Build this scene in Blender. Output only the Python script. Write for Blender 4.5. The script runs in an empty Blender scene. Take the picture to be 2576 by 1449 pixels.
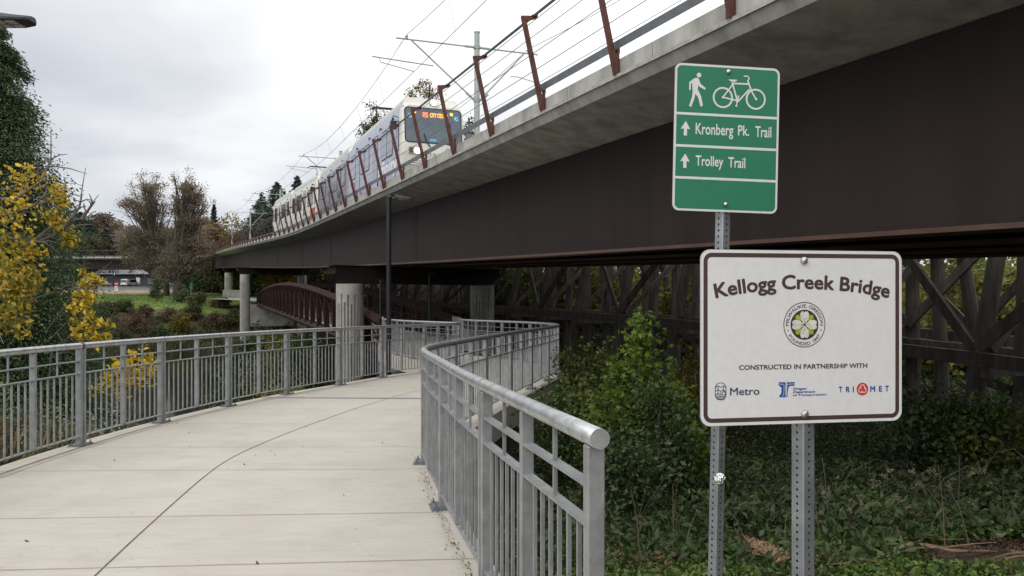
import bpy, math, random
import numpy as np
from mathutils import Vector, Matrix
random.seed(7)
RNG = np.random.default_rng(7)
S = bpy.context.scene
COL = S.collection
R = math.radians
# ------------------------------------------------------------------ camera
FPX, CX, HY = 1981.0, 1288.0, 745.0          # focal length, centre column and horizon row of the 2576 px wide view
EYE = 1.6
cam_d = bpy.data.cameras.new('camera'); cam = bpy.data.objects.new('camera', cam_d); COL.objects.link(cam)
cam.location = (0, 0, EYE); cam.rotation_euler = (R(90), 0, 0)
cam_d.sensor_width = 36; cam_d.lens = 36*FPX/2576.0; cam_d.shift_y = (HY-724.5)/2576.0
cam_d.clip_start = 0.05; cam_d.clip_end = 3000
S.camera = cam
# ------------------------------------------------------------------ world: overcast sky
SUN_AZ, SUN_EL = -135.0, 48.0                  # azimuth clockwise from +Y
w = bpy.data.worlds.new('World'); S.world = w; w.use_nodes = True
nt = w.node_tree; nt.nodes.clear()
def N(t, **k):
    n = nt.nodes.new(t)
    for a, b in k.items(): setattr(n, a, b)
    return n
L = lambda a, b: nt.links.new(a, b)
out = N('ShaderNodeOutputWorld')
sky = N('ShaderNodeTexSky'); sky.sky_type = 'NISHITA'; sky.sun_disc = False
sky.sun_elevation = R(SUN_EL); sky.sun_rotation = R(SUN_AZ)
bg1 = N('ShaderNodeBackground'); bg1.inputs[1].default_value = 0.08; L(sky.outputs[0], bg1.inputs[0])
tc = N('ShaderNodeTexCoord')
sep = N('ShaderNodeSeparateXYZ'); L(tc.outputs['Generated'], sep.inputs[0])
def M(op, a, b=None, c=None):
    n = N('ShaderNodeMath', operation=op)
    for i, v in enumerate((a, b, c)):
        if v is None: continue
        if isinstance(v, (int, float)): n.inputs[i].default_value = v
        else: L(v, n.inputs[i])
    return n.outputs[0]
zz = M('ADD', M('MAXIMUM', sep.outputs[2], 0.0), 0.26)
cmb = N('ShaderNodeCombineXYZ'); L(M('DIVIDE', sep.outputs[0], zz), cmb.inputs[0]); L(M('MULTIPLY', M('DIVIDE', sep.outputs[1], zz), 1.35), cmb.inputs[1])
nz = N('ShaderNodeTexNoise'); nz.inputs['Scale'].default_value = 0.95; nz.inputs['Detail'].default_value = 6; nz.inputs['Roughness'].default_value = 0.5; nz.inputs['Distortion'].default_value = 0.4
mp = N('ShaderNodeMapping'); mp.inputs['Location'].default_value = (3.0, -8.8, 0); L(cmb.outputs[0], mp.inputs[0]); L(mp.outputs[0], nz.inputs['Vector'])
glow = N('ShaderNodeVectorMath', operation='DOT_PRODUCT'); L(tc.outputs['Generated'], glow.inputs[0])
ga, ge = R(28), R(34)
glow.inputs[1].default_value = (math.sin(ga)*math.cos(ge), math.cos(ga)*math.cos(ge), math.sin(ge))
gl = M('POWER', M('MAXIMUM', glow.outputs['Value'], 0.0), 6.0)
cl = N('ShaderNodeMapRange'); cl.inputs[1].default_value = 0.34; cl.inputs[2].default_value = 0.64; cl.inputs[3].default_value = 0.39; cl.inputs[4].default_value = 0.66
L(nz.outputs[0], cl.inputs[0])
zen = M('POWER', M('MAXIMUM', sep.outputs[2], 0.0), 1.6)
bk = M('MULTIPLY', M('MAXIMUM', M('MULTIPLY', sep.outputs[1], -1.0), 0.0), 0.9)  # extra sky brightness added behind the camera to light signs and path
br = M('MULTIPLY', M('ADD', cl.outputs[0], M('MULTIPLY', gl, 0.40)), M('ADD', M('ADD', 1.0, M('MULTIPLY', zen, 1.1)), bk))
tint = N('ShaderNodeMix', data_type='RGBA'); L(M('MULTIPLY', M('SUBTRACT', br, 0.45), 3.0), tint.inputs[0])
tint.clamp_factor = True
tint.inputs[6].default_value = (0.93, 0.97, 1.06, 1); tint.inputs[7].default_value = (1.0, 1.0, 1.0, 1)
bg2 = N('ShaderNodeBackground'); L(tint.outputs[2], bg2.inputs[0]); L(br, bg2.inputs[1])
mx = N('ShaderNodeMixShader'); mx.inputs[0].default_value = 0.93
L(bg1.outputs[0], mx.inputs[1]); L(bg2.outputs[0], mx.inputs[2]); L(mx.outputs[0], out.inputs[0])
# sun: soft, behind cloud
sd = bpy.data.lights.new('sun', 'SUN'); sd.energy = 0.9; sd.angle = R(40); sd.color = (1.0, 0.96, 0.9)
so = bpy.data.objects.new('sun', sd); COL.objects.link(so)
a, e = R(SUN_AZ), R(SUN_EL)
so.rotation_euler = Vector((-math.sin(a)*math.cos(e), -math.cos(a)*math.cos(e), -math.sin(e))).to_track_quat('-Z', 'Y').to_euler()
S.view_settings.view_transform = 'Standard'; S.view_settings.look = 'None'; S.view_settings.exposure = 0.5; S.view_settings.gamma = 1
S.view_settings.use_curve_mapping = False
S.cycles.max_bounces = 6; S.cycles.diffuse_bounces = 3; S.cycles.glossy_bounces = 3; S.cycles.transmission_bounces = 3; S.cycles.transparent_max_bounces = 6
S.cycles.use_denoising = True
S.cycles.caustics_reflective = False; S.cycles.caustics_refractive = False

# ------------------------------------------------------------------ helpers
def at(x, y, Y):                             # a picture point at a chosen distance
    return Vector(((x-CX)/FPX*Y, Y, EYE-(y-HY)/FPX*Y))
def tag(o, label=None, cat=None, group=None, kind=None):
    if label: o['label'] = label
    if cat: o['category'] = cat
    if group: o['group'] = group
    if kind: o['kind'] = kind
    return o
def thing(name, label, cat, loc=(0, 0, 0), group=None, rot=None):
    o = bpy.data.objects.new(name, None); COL.objects.link(o); o.empty_display_size = 0.1
    o.location = loc
    if rot is not None: o.rotation_euler = rot
    return tag(o, label, cat, group)
def origin(o):
    v = Vector((0, 0, 0))
    while o: v += o.location; o = o.parent
    return v
def mesh_obj(name, V, F, mats, parent=None, mi=None, smooth=False, local=False):
    me = bpy.data.meshes.new(name)
    V = np.asarray(V, dtype=np.float64).reshape(-1, 3)
    if parent is not None and not local: V = V-np.array(origin(parent))
    me.from_pydata(V.tolist(), [], F)
    o = bpy.data.objects.new(name, me); COL.objects.link(o)
    for m in (mats if isinstance(mats, (list, tuple)) else [mats]): me.materials.append(m)
    if mi is not None and len(mi) == len(me.polygons): me.polygons.foreach_set('material_index', mi)
    if smooth: me.polygons.foreach_set('use_smooth', [True]*len(me.polygons))
    me.update()
    if parent is not None: o.parent = parent
    return o
class MB:
    def __init__(s): s.v = []; s.f = []; s.m = []
    def add(s, vs, fs, m=0):
        n = len(s.v); s.v.extend([tuple(v) for v in vs]); s.f.extend([tuple(i+n for i in f) for f in fs]); s.m.extend([m]*len(fs))
    def box(s, c, d, rot=None, m=0):
        c = Vector(c); hx, hy, hz = d[0]/2, d[1]/2, d[2]/2
        vs = [Vector((sx*hx, sy*hy, sz*hz)) for sz in (-1, 1) for sy in (-1, 1) for sx in (-1, 1)]
        if rot is not None: vs = [rot @ v for v in vs]
        s.add([c+v for v in vs], [(0, 2, 3, 1), (4, 5, 7, 6), (0, 1, 5, 4), (2, 6, 7, 3), (0, 4, 6, 2), (1, 3, 7, 5)], m)
    def bar(s, p, q, w, h, up=(0, 0, 1), m=0):
        p, q = Vector(p), Vector(q); d = (q-p).normalized(); up = Vector(up)
        x = d.cross(up)
        if x.length < 1e-4: x = d.cross(Vector((1, 0, 0)))
        x.normalize(); u = x.cross(d)
        vs = [b+x*sx*w/2+u*sz*h/2 for b in (p, q) for sz in (-1, 1) for sx in (-1, 1)]
        s.add(vs, [(0, 1, 3, 2), (4, 6, 7, 5), (0, 4, 5, 1), (2, 3, 7, 6), (0, 2, 6, 4), (1, 5, 7, 3)], m)
    def tube(s, pts, r, n=8, caps=True, m=0):
        pts = [Vector(p) for p in pts]; k = len(pts)
        rs = r if isinstance(r, (list, tuple)) else [r]*k
        T = [(pts[min(i+1, k-1)]-pts[max(i-1, 0)]).normalized() for i in range(k)]
        x = T[0].cross(Vector((0, 0, 1)))
        if x.length < 1e-3: x = T[0].cross(Vector((1, 0, 0)))
        x.normalize(); vs = []
        for i in range(k):
            x = (x-T[i]*x.dot(T[i])).normalized(); y = T[i].cross(x)
            sc = 1.0
            if 0 < i < k-1:
                c = max(0.5, (pts[i+1]-pts[i]).normalized().dot(T[i])); sc = 1.0/c if c < 0.999 else 1.0
            for j in range(n):
                a = 2*math.pi*j/n; vs.append(pts[i]+(x*math.cos(a)+y*math.sin(a))*rs[i])
        fs = [(i*n+j, i*n+(j+1) % n, (i+1)*n+(j+1) % n, (i+1)*n+j) for i in range(k-1) for j in range(n)]
        if caps: fs += [tuple(range(n-1, -1, -1)), tuple((k-1)*n+j for j in range(n))]
        s.add(vs, fs, m)
    def lathe(s, base, prof, n=24, m=0):     # prof: (radius, height) from bottom to top
        b = Vector(base); vs = []
        for r, z in prof:
            for j in range(n):
                a = 2*math.pi*j/n; vs.append(b+Vector((r*math.cos(a), r*math.sin(a), z)))
        k = len(prof)
        fs = [(i*n+j, i*n+(j+1) % n, (i+1)*n+(j+1) % n, (i+1)*n+j) for i in range(k-1) for j in range(n)]
        fs += [tuple(range(n-1, -1, -1)), tuple((k-1)*n+j for j in range(n))]
        s.add(vs, fs, m)
    def prism(s, poly, fr, d0, d1, m=0):     # polygon in the (u, v) of fr, extruded along its normal
        n = len(poly); vs = [fr(u, v, d0) for u, v in poly]+[fr(u, v, d1) for u, v in poly]
        s.add(vs, [tuple(range(n-1, -1, -1)), tuple(range(n, 2*n))]+[(i, (i+1) % n, n+(i+1) % n, n+i) for i in range(n)], m)
    def flat(s, poly, fr, d, m=0):
        s.add([fr(u, v, d) for u, v in poly], [tuple(range(len(poly)))], m)
    def build(s, name, mats, parent=None, smooth=False, local=False):
        return mesh_obj(name, s.v, s.f, mats, parent, s.m, smooth, local)
def bevel(o, w=0.01, seg=2):
    b = o.modifiers.new('bevel', 'BEVEL'); b.width = w; b.segments = seg; b.limit_method = 'ANGLE'; return o
def lin(c): return tuple((v/255/12.92 if v/255 <= 0.04045 else ((v/255+0.055)/1.055)**2.4) for v in c)
def spline(P, step=0.1):
    P = [np.array(p, float) for p in P]; Q = [2*P[0]-P[1]]+P+[2*P[-1]-P[-2]]; o = []
    for i in range(1, len(Q)-2):
        n = max(2, int(np.linalg.norm(Q[i+1]-Q[i])/step))
        for k in range(n):
            t = k/n
            o.append(0.5*(2*Q[i]+(Q[i+1]-Q[i-1])*t+(2*Q[i-1]-5*Q[i]+4*Q[i+1]-Q[i+2])*t*t+(3*Q[i]-Q[i-1]-3*Q[i+1]+Q[i+2])*t**3))
    o.append(P[-1]); return np.array(o)
def arclen(P): return np.concatenate([[0], np.cumsum(np.linalg.norm(np.diff(P, axis=0), axis=1))])
def resample(P, n):
    s = arclen(P); t = np.linspace(0, s[-1], n)
    return np.stack([np.interp(t, s, P[:, k]) for k in range(P.shape[1])], 1)
# ------------------------------------------------------------------ materials
def mat(name, col, rough=0.6, metal=0.0, var=0.25, scale=3.0, col2=None, bump=0.0, bscale=None, detail=5, stretch=None, spec=0.5, emit=None, contrast=(0.35, 0.65), alpha=None):
    m = bpy.data.materials.new(name); m.use_nodes = True
    t = m.node_tree; b = t.nodes['Principled BSDF']
    b.inputs['Roughness'].default_value = rough; b.inputs['Metallic'].default_value = metal; b.inputs['Specular IOR Level'].default_value = spec
    if emit:
        b.inputs['Emission Color'].default_value = (*emit[0], 1); b.inputs['Emission Strength'].default_value = emit[1]
    tcn = t.nodes.new('ShaderNodeTexCoord'); mpn = t.nodes.new('ShaderNodeMapping'); t.links.new(tcn.outputs['Object'], mpn.inputs[0])
    if stretch: mpn.inputs['Scale'].default_value = stretch
    nn = t.nodes.new('ShaderNodeTexNoise'); nn.inputs['Scale'].default_value = scale; nn.inputs['Detail'].default_value = detail; nn.inputs['Roughness'].default_value = 0.62
    t.links.new(mpn.outputs[0], nn.inputs['Vector'])
    rp = t.nodes.new('ShaderNodeValToRGB'); t.links.new(nn.outputs[0], rp.inputs[0])
    c2 = col2 if col2 else tuple(c*(1-var) for c in col)
    rp.color_ramp.elements[0].position = contrast[0]; rp.color_ramp.elements[1].position = contrast[1]
    rp.color_ramp.elements[0].color = (*c2, 1); rp.color_ramp.elements[1].color = (*col, 1)
    t.links.new(rp.outputs[0], b.inputs['Base Color'])
    if bump:
        n2 = t.nodes.new('ShaderNodeTexNoise'); n2.inputs['Scale'].default_value = bscale or scale*6; n2.inputs['Detail'].default_value = 4
        t.links.new(mpn.outputs[0], n2.inputs['Vector'])
        bp = t.nodes.new('ShaderNodeBump'); bp.inputs['Strength'].default_value = bump; bp.inputs['Distance'].default_value = 0.02
        t.links.new(n2.outputs[0], bp.inputs['Height']); t.links.new(bp.outputs[0], b.inputs['Normal'])
    return m
def leafmat(name, cols, trans=0.3, rough=0.55, pscale=0.0):
    m = bpy.data.materials.new(name); m.use_nodes = True; t = m.node_tree; b = t.nodes['Principled BSDF']
    g = t.nodes.new('ShaderNodeNewGeometry'); rp = t.nodes.new('ShaderNodeValToRGB'); t.links.new(g.outputs['Random Per Island'], rp.inputs[0])
    el = rp.color_ramp.elements
    el[0].color = (*cols[0], 1); el[1].color = (*cols[-1], 1)
    for i, c in enumerate(cols[1:-1]):
        x = el.new((i+1)/(len(cols)-1)); x.color = (*c, 1)
    src = rp.outputs[0]
    if pscale:
        tcn = t.nodes.new('ShaderNodeTexCoord'); nn = t.nodes.new('ShaderNodeTexNoise'); nn.inputs['Scale'].default_value = pscale; nn.inputs['Detail'].default_value = 3
        t.links.new(tcn.outputs['Object'], nn.inputs['Vector'])
        mr = t.nodes.new('ShaderNodeMapRange'); mr.inputs[1].default_value = 0.3; mr.inputs[2].default_value = 0.7; mr.inputs[3].default_value = 0.6; mr.inputs[4].default_value = 1.35
        t.links.new(nn.outputs[0], mr.inputs[0])
        hs = t.nodes.new('ShaderNodeHueSaturation'); t.links.new(rp.outputs[0], hs.inputs['Color']); t.links.new(mr.outputs[0], hs.inputs['Value']); src = hs.outputs[0]
    t.links.new(src, b.inputs['Base Color']); b.inputs['Roughness'].default_value = rough; b.inputs['Specular IOR Level'].default_value = 0.3
    tr = t.nodes.new('ShaderNodeBsdfTranslucent'); t.links.new(src, tr.inputs[0])
    mxs = t.nodes.new('ShaderNodeMixShader'); mxs.inputs[0].default_value = trans
    t.links.new(b.outputs[0], mxs.inputs[1]); t.links.new(tr.outputs[0], mxs.inputs[2]); t.links.new(mxs.outputs[0], t.nodes['Material Output'].inputs[0])
    return m
GALV = mat('galvanised_steel', (0.34, 0.352, 0.36), 0.45, 0.5, 0.3, 9, bump=0.06, bscale=60)
GALVD = mat('dull_galvanised_steel', (0.19, 0.205, 0.22), 0.5, 0.5, 0.25, 5)
GALVB = mat('bright_galvanised_tube', (0.46, 0.475, 0.48), 0.36, 0.65, 0.42, 14, bump=0.05, bscale=50, contrast=(0.3, 0.6))
POLEG = mat('grey_painted_pole', (0.38, 0.42, 0.40), 0.5, 0.2, 0.15, 3)
CONC = mat('bridge_concrete', (0.36, 0.35, 0.32), 0.85, 0, 0.35, 1.3, bump=0.15, bscale=12)
CONCD = mat('stained_concrete', (0.46, 0.46, 0.43), 0.85, 0, 0.42, 2.2, bump=0.2, bscale=10, stretch=(1, 1, 0.35))
CONCL = mat('pale_ledge_concrete', (0.46, 0.45, 0.41), 0.85, 0, 0.45, 5, bump=0.1)
COLC = mat('column_concrete', (0.42, 0.41, 0.37), 0.85, 0, 0.25, 1.8, bump=0.12, bscale=10)
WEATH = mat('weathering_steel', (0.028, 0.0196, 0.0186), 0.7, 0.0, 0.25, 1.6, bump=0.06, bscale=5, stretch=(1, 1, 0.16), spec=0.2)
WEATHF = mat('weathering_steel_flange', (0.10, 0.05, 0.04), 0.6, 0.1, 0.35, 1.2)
WEATHP = mat('weathering_steel_footbridge', (0.034, 0.0155, 0.0115), 0.8, 0.0, 0.4, 2, spec=0.2)
RUST = mat('rusty_red_post', (0.135, 0.05, 0.037), 0.7, 0.1, 0.45, 6, bump=0.1)
TIMBER = mat('old_creosote_timber', (0.105, 0.09, 0.077), 0.85, 0, 0.6, 1.8, bump=0.5, bscale=9, stretch=(2.5, 2.5, 0.4))
BARK = mat('tree_bark', (0.10, 0.085, 0.07), 0.9, 0, 0.45, 4, bump=0.5, bscale=14, stretch=(2, 2, 0.5))
BLACK = mat('black_metal', (0.022, 0.024, 0.028), 0.45, 0.3, 0.2, 4)
WIRE = mat('overhead_wire', (0.11, 0.11, 0.12), 0.5, 0.4, 0.1, 4)
STEELB = mat('bolt_steel', (0.55, 0.56, 0.57), 0.28, 0.9, 0.15, 20)
# ------------------------------------------------------------------ terrain
def sm(x, a, b):
    t = np.clip((np.asarray(x, float)-a)/(b-a), 0, 1); return t*t*(3-2*t)
def pathz(Y): return -0.0136*np.asarray(Y, float)
LP = [(-400, -3), (-60, -0.6), (-5, -0.3), (4, -0.35), (8, -0.8), (14, -1.5), (20, -2.7), (26, -4.2), (32, -5.0), (80, -5.0), (87, -4.6), (92, -3.4), (100, -0.4), (110, 0.3), (135, 1.2), (165, 2.0), (174, 2.6), (178, 2.85), (200, 4.0), (236, 4.4), (300, 7), (500, 13), (1500, 40)]
RP = [(-400, -3), (-60, -0.4), (-5, -0.2), (4.2, -0.22), (6, -0.5), (8, -0.95), (11, -1.6), (15, -2.1), (30, -2.2), (38, -1.9), (50, -0.3), (60, 1.4), (80, 3.4), (120, 5), (300, 7), (500, 12), (1500, 40)]
def noise2(X, Y, s, seed=0):
    X = np.asarray(X, float)/s; Y = np.asarray(Y, float)/s
    return (np.sin(X*1.3+seed)*np.cos(Y*1.7+seed*2.1)+np.sin(X*2.9+Y*1.1+seed*.7)*.5+np.cos(Y*3.3-X*2.1+seed)*.35)/1.85
def ground(X, Y):
    X = np.asarray(X, float); Y = np.asarray(Y, float)
    Yl = Y-14*sm(X, -60, -36)*sm(Y, 70, 86)*(1-sm(Y, 118, 150))
    l = np.interp(Yl, [p[0] for p in LP], [p[1] for p in LP]); r = np.interp(Y, [p[0] for p in RP], [p[1] for p in RP])
    k = sm(X-np.interp(Y, [0, 14, 22, 30, 45, 60, 100, 130, 200], [-2, -1, 1, 3, 3, -2, -18, -30, -40]), -4, 4)
    # a low dirt bank on the near right
    bank = 0.2*np.exp(-((X-4.6)/1.6)**2-((Y-6.2)/1.0)**2)*(1+0.35*np.sin(X*7+Y*5)*np.sin(Y*9-X*3))
    z = l*(1-k)+r*k+bank
    rough = np.clip((np.hypot(X, Y)-6)/20, 0, 1)
    flat = 1-sm(Y, 166, 174)*(1-sm(Y, 236, 250))*(1-k)
    z = z+noise2(X, Y, 2.2, 1)*0.07*rough*flat+noise2(X, Y, 9, 4)*0.16*rough*flat
    return z
def gmat():
    m = bpy.data.materials.new('ground_soil_and_grass'); m.use_nodes = True; t = m.node_tree; b = t.nodes['Principled BSDF']; b.inputs['Roughness'].default_value = 0.95
    b.inputs['Specular IOR Level'].default_value = 0.15
    g = t.nodes.new('ShaderNodeNewGeometry'); sp = t.nodes.new('ShaderNodeSeparateXYZ'); t.links.new(g.outputs['Position'], sp.inputs[0])
    n1 = t.nodes.new('ShaderNodeTexNoise'); n1.inputs['Scale'].default_value = 0.35; n1.inputs['Detail'].default_value = 8; t.links.new(g.outputs['Position'], n1.inputs['Vector'])
    n2 = t.nodes.new('ShaderNodeTexNoise'); n2.inputs['Scale'].default_value = 6; n2.inputs['Detail'].default_value = 8; t.links.new(g.outputs['Position'], n2.inputs['Vector'])
    r1 = t.nodes.new('ShaderNodeValToRGB'); t.links.new(n2.outputs[0], r1.inputs[0])
    r1.color_ramp.elements[0].color = (0.022, 0.017, 0.011, 1); r1.color_ramp.elements[1].color = (0.10, 0.075, 0.05, 1)
    r1.color_ramp.elements[0].position = 0.3; r1.color_ramp.elements[1].position = 0.72
    r2 = t.nodes.new('ShaderNodeValToRGB'); t.links.new(n1.outputs[0], r2.inputs[0])
    r2.color_ramp.elements[0].color = (0.075, 0.12, 0.025, 1); r2.color_ramp.elements[1].color = (0.14, 0.19, 0.045, 1)
    r2.color_ramp.elements[0].position = 0.3; r2.color_ramp.elements[1].position = 0.65
    def mr(src, a, b_, c=0.0, d=1.0):
        n = t.nodes.new('ShaderNodeMapRange'); t.links.new(src, n.inputs[0])
        for i, v in enumerate((a, b_, c, d)): n.inputs[i+1].default_value = v
        return n.outputs[0]
    def mul(a_, b_):
        n = t.nodes.new('ShaderNodeMath'); n.operation = 'MULTIPLY'; t.links.new(a_, n.inputs[0]); t.links.new(b_, n.inputs[1]); return n.outputs[0]
    yn = t.nodes.new('ShaderNodeMath'); yn.operation = 'MULTIPLY_ADD'; yn.inputs[1].default_value = 26; t.links.new(n1.outputs[0], yn.inputs[0])
    t.links.new(sp.outputs[1], yn.inputs[2])
    fac = mul(mul(mr(yn.outputs[0], 117, 126), mr(sp.outputs[1], 170, 160)), mr(sp.outputs[0], -34, -44))
    mix = t.nodes.new('ShaderNodeMix'); mix.data_type = 'RGBA'; t.links.new(fac, mix.inputs[0]); t.links.new(r1.outputs[0], mix.inputs[6]); t.links.new(r2.outputs[0], mix.inputs[7])
    dry = mul(mr(sp.outputs[1], 158, 166), mr(sp.outputs[1], 178, 176))
    mix2 = t.nodes.new('ShaderNodeMix'); mix2.data_type = 'RGBA'; t.links.new(dry, mix2.inputs[0]); t.links.new(mix.outputs[2], mix2.inputs[6]); mix2.inputs[7].default_value = (0.26, 0.2, 0.14, 1)
    t.links.new(mix2.outputs[2], b.inputs['Base Color'])
    bp = t.nodes.new('ShaderNodeBump'); bp.inputs['Strength'].default_value = 0.6; bp.inputs['Distance'].default_value = 0.05; t.links.new(n2.outputs[0], bp.inputs['Height']); t.links.new(bp.outputs[0], b.inputs['Normal'])
    return m
def axis(pts):
    o = []
    for a_, b_, st in pts: o += list(np.arange(a_, b_, st))
    return np.array(o+[pts[-1][1]])
gx = axis([(-1200, -300, 100), (-300, -100, 12), (-100, -30, 3), (-30, -12, 0.8), (-12, 12, 0.35), (12, 40, 1), (40, 100, 4), (100, 300, 20), (300, 1200, 150)])
gy = axis([(-400, -30, 40), (-30, -3, 2), (-3, 20, 0.35), (20, 60, 0.8), (60, 160, 2.5), (160, 320, 8), (320, 1500, 80)])
GX, GY = np.meshgrid(gx, gy)
GZ = ground(GX, GY)
V = np.stack([GX, GY, GZ], -1).reshape(-1, 3); nx, ny = len(gx), len(gy)
F = [(j*nx+i, j*nx+i+1, (j+1)*nx+i+1, (j+1)*nx+i) for j in range(ny-1) for i in range(nx-1)]
tag(mesh_obj('ground', V, F, gmat(), smooth=True), kind='structure')
# water of the creek
WATER = mat('creek_water', (0.012, 0.016, 0.014), 0.06, 0, 0.3, 2, bump=0.08, bscale=1.5)
b = MB(); b.add([(-200, 22, -4.45), (0.0, 22, -4.45), (-6, 112, -4.45), (-200, 112, -4.45)], [(0, 1, 2, 3)]); tag(b.build('water', WATER), kind='structure')
# street beyond the grass
ASPH = mat('asphalt', (0.085, 0.082, 0.08), 0.9, 0, 0.25, 0.6)
PAINT = mat('road_paint', (0.62, 0.61, 0.58), 0.8, 0, 0.3, 2)
KERB = mat('kerb_concrete', (0.42, 0.36, 0.31), 0.85, 0, 0.2, 1)
b = MB(); b.add([(-260, 178, 2.93), (-40, 178, 2.93), (-40, 200, 4.06), (-260, 200, 4.06), (-40, 236, 4.46), (-260, 236, 4.46)], [(0, 1, 2, 3), (3, 2, 4, 5)]); tag(b.build('road', ASPH), kind='structure')
b = MB(); b.box((-150, 176.6, 2.80), (220, 2.6, 0.34)); tag(b.build('pavement', KERB), kind='structure')
b = MB()
rz = lambda y: 2.94+(y-178)*1.13/22 if y < 200 else 4.07+(y-200)*0.4/36
for y0, xa, xb in ((182, -190, -70), (186.5, -190, -105), (186.5, -98, -82), (190, -160, -70), (196, -190, -120), (196, -114, -70), (214, -190, -60)):
    b.add([(xa, y0, rz(y0)+0.01), (xb, y0, rz(y0)+0.01), (xb, y0+.4, rz(y0+.4)+0.01), (xa, y0+.4, rz(y0+.4)+0.01)], [(0, 1, 2, 3)])
tag(b.build('road_markings', PAINT), kind='structure')
# ------------------------------------------------------------------ curved concrete path
LRAIL = [(-4.05, 0.3), (-4.5, 3.0), (-4.85, 6), (-4.97, 7.6), (-4.98, 9.1), (-4.87, 10.7), (-4.57, 12.6), (-4.12, 14.4), (-3.45, 16.3), (-2.95, 17.8), (-2.45, 19.0), (-1.85, 19.8), (-1.42, 20.7), (-1.55, 21.7), (-2.3, 22.9), (-3.15, 24.4), (-3.9, 26.2), (-4.6, 28.4), (-5.05, 30.8), (-5.85, 35.6)]
RRAIL = [(0.29, 2.72), (0.02, 3.8), (-0.31, 5.15), (-0.64, 6.7), (-0.85, 7.7), (-0.92, 8.4), (-0.83, 9.3), (-0.6, 10.6), (-0.3, 12.2), (0.1, 14.1), (0.62, 16.4), (1.02, 18.2), (1.12, 19.5), (0.95, 21), (0.55, 22.4), (0.0, 23.6), (-0.75, 24.9), (-1.35, 26.2), (-1.8, 28), (-2.0, 30.5), (-2.3, 33.0), (-2.75, 36.6)]
LS, RS = spline(LRAIL), spline(RRAIL)
def pmat():
    m = bpy.data.materials.new('broomed_path_concrete'); m.use_nodes = True; t = m.node_tree; b = t.nodes['Principled BSDF']; b.inputs['Roughness'].default_value = 0.9; b.inputs['Specular IOR Level'].default_value = 0.25
    g = t.nodes.new('ShaderNodeTexCoord')
    def noise(sc, st=(1, 1, 1), d=6):
        mpn = t.nodes.new('ShaderNodeMapping'); mpn.inputs['Scale'].default_value = st; t.links.new(g.outputs['Object'], mpn.inputs[0])
        n = t.nodes.new('ShaderNodeTexNoise'); n.inputs['Scale'].default_value = sc; n.inputs['Detail'].default_value = d; n.inputs['Roughness'].default_value = 0.6; t.links.new(mpn.outputs[0], n.inputs['Vector']); return n.outputs[0]
    r = t.nodes.new('ShaderNodeValToRGB'); t.links.new(noise(0.9), r.inputs[0])
    r.color_ramp.elements[0].position = 0.3; r.color_ramp.elements[1].position = 0.7
    r.color_ramp.elements[0].color = (0.425, 0.395, 0.35, 1); r.color_ramp.elements[1].color = (0.48, 0.455, 0.408, 1)
    r2 = t.nodes.new('ShaderNodeValToRGB'); t.links.new(noise(7, (0.5, 3.2, 1)), r2.inputs[0])
    r2.color_ramp.elements[0].position = 0.25; r2.color_ramp.elements[1].position = 0.55; r2.color_ramp.elements[0].color = (0.92, 0.905, 0.885, 1); r2.color_ramp.elements[1].color = (1, 1, 1, 1)
    mx_ = t.nodes.new('ShaderNodeMix'); mx_.data_type = 'RGBA'; mx_.blend_type = 'MULTIPLY'; mx_.inputs[0].default_value = 1; t.links.new(r.outputs[0], mx_.inputs[6]); t.links.new(r2.outputs[0], mx_.inputs[7])
    # faint blotches, small dark pits and a few long drag marks
    def ramp(src, p0, p1, c0, c1=(1, 1, 1, 1)):
        q = t.nodes.new('ShaderNodeValToRGB'); t.links.new(src, q.inputs[0]); q.color_ramp.elements[0].position = p0; q.color_ramp.elements[1].position = p1; q.color_ramp.elements[0].color = c0; q.color_ramp.elements[1].color = c1; return q.outputs[0]
    col_ = mx_.outputs[2]
    for src in (ramp(noise(2.3, (1, 1, 1), 9), 0.36, 0.52, (0.94, 0.935, 0.925, 1)), ramp(noise(26, (1, 1, 1), 3), 0.27, 0.33, (0.62, 0.58, 0.52, 1)), ramp(noise(5.0, (0.12, 2.6, 1), 3), 0.30, 0.42, (0.96, 0.955, 0.945, 1)), ramp(noise(90, (1, 1, 1), 2), 0.3, 0.6, (0.93, 0.925, 0.915, 1))):
        mm = t.nodes.new('ShaderNodeMix'); mm.data_type = 'RGBA'; mm.blend_type = 'MULTIPLY'; mm.inputs[0].default_value = 1; t.links.new(col_, mm.inputs[6]); t.links.new(src, mm.inputs[7]); col_ = mm.outputs[2]
    t.links.new(col_, b.inputs['Base Color'])
    bp = t.nodes.new('ShaderNodeBump'); bp.inputs['Strength'].default_value = 0.12; bp.inputs['Distance'].default_value = 0.01; t.links.new(noise(40, (0.3, 4, 1)), bp.inputs['Height']); t.links.new(bp.outputs[0], b.inputs['Normal'])
    return m
PATHM = pmat()
JOINT = mat('joint_filler', (0.15, 0.125, 0.10), 0.9, 0, 0.5, 6)
JOINTG = mat('expansion_joint_steel', (0.30, 0.31, 0.31), 0.6, 0.2, 0.2, 6)
SEALD = mat('grimy_edge_strip', (0.41, 0.37, 0.315), 0.9, 0, 0.22, 4)
def off_line(P, d):                          # offset a plan polyline to its right by d
    T = np.gradient(P, axis=0); T /= np.linalg.norm(T, axis=1)[:, None]
    return P+np.stack([T[:, 1], -T[:, 0]], 1)*d
NS = 120
Lx = np.concatenate([np.array([(-3.2, -14.0), (-3.4, -8.0), (-3.7, -3.5)]), LRAIL]); Rx = np.concatenate([np.array([(3.2, -14), (2.4, -8.0), (1.3, -2.0), (0.75, 1.0)]), RRAIL])
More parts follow.
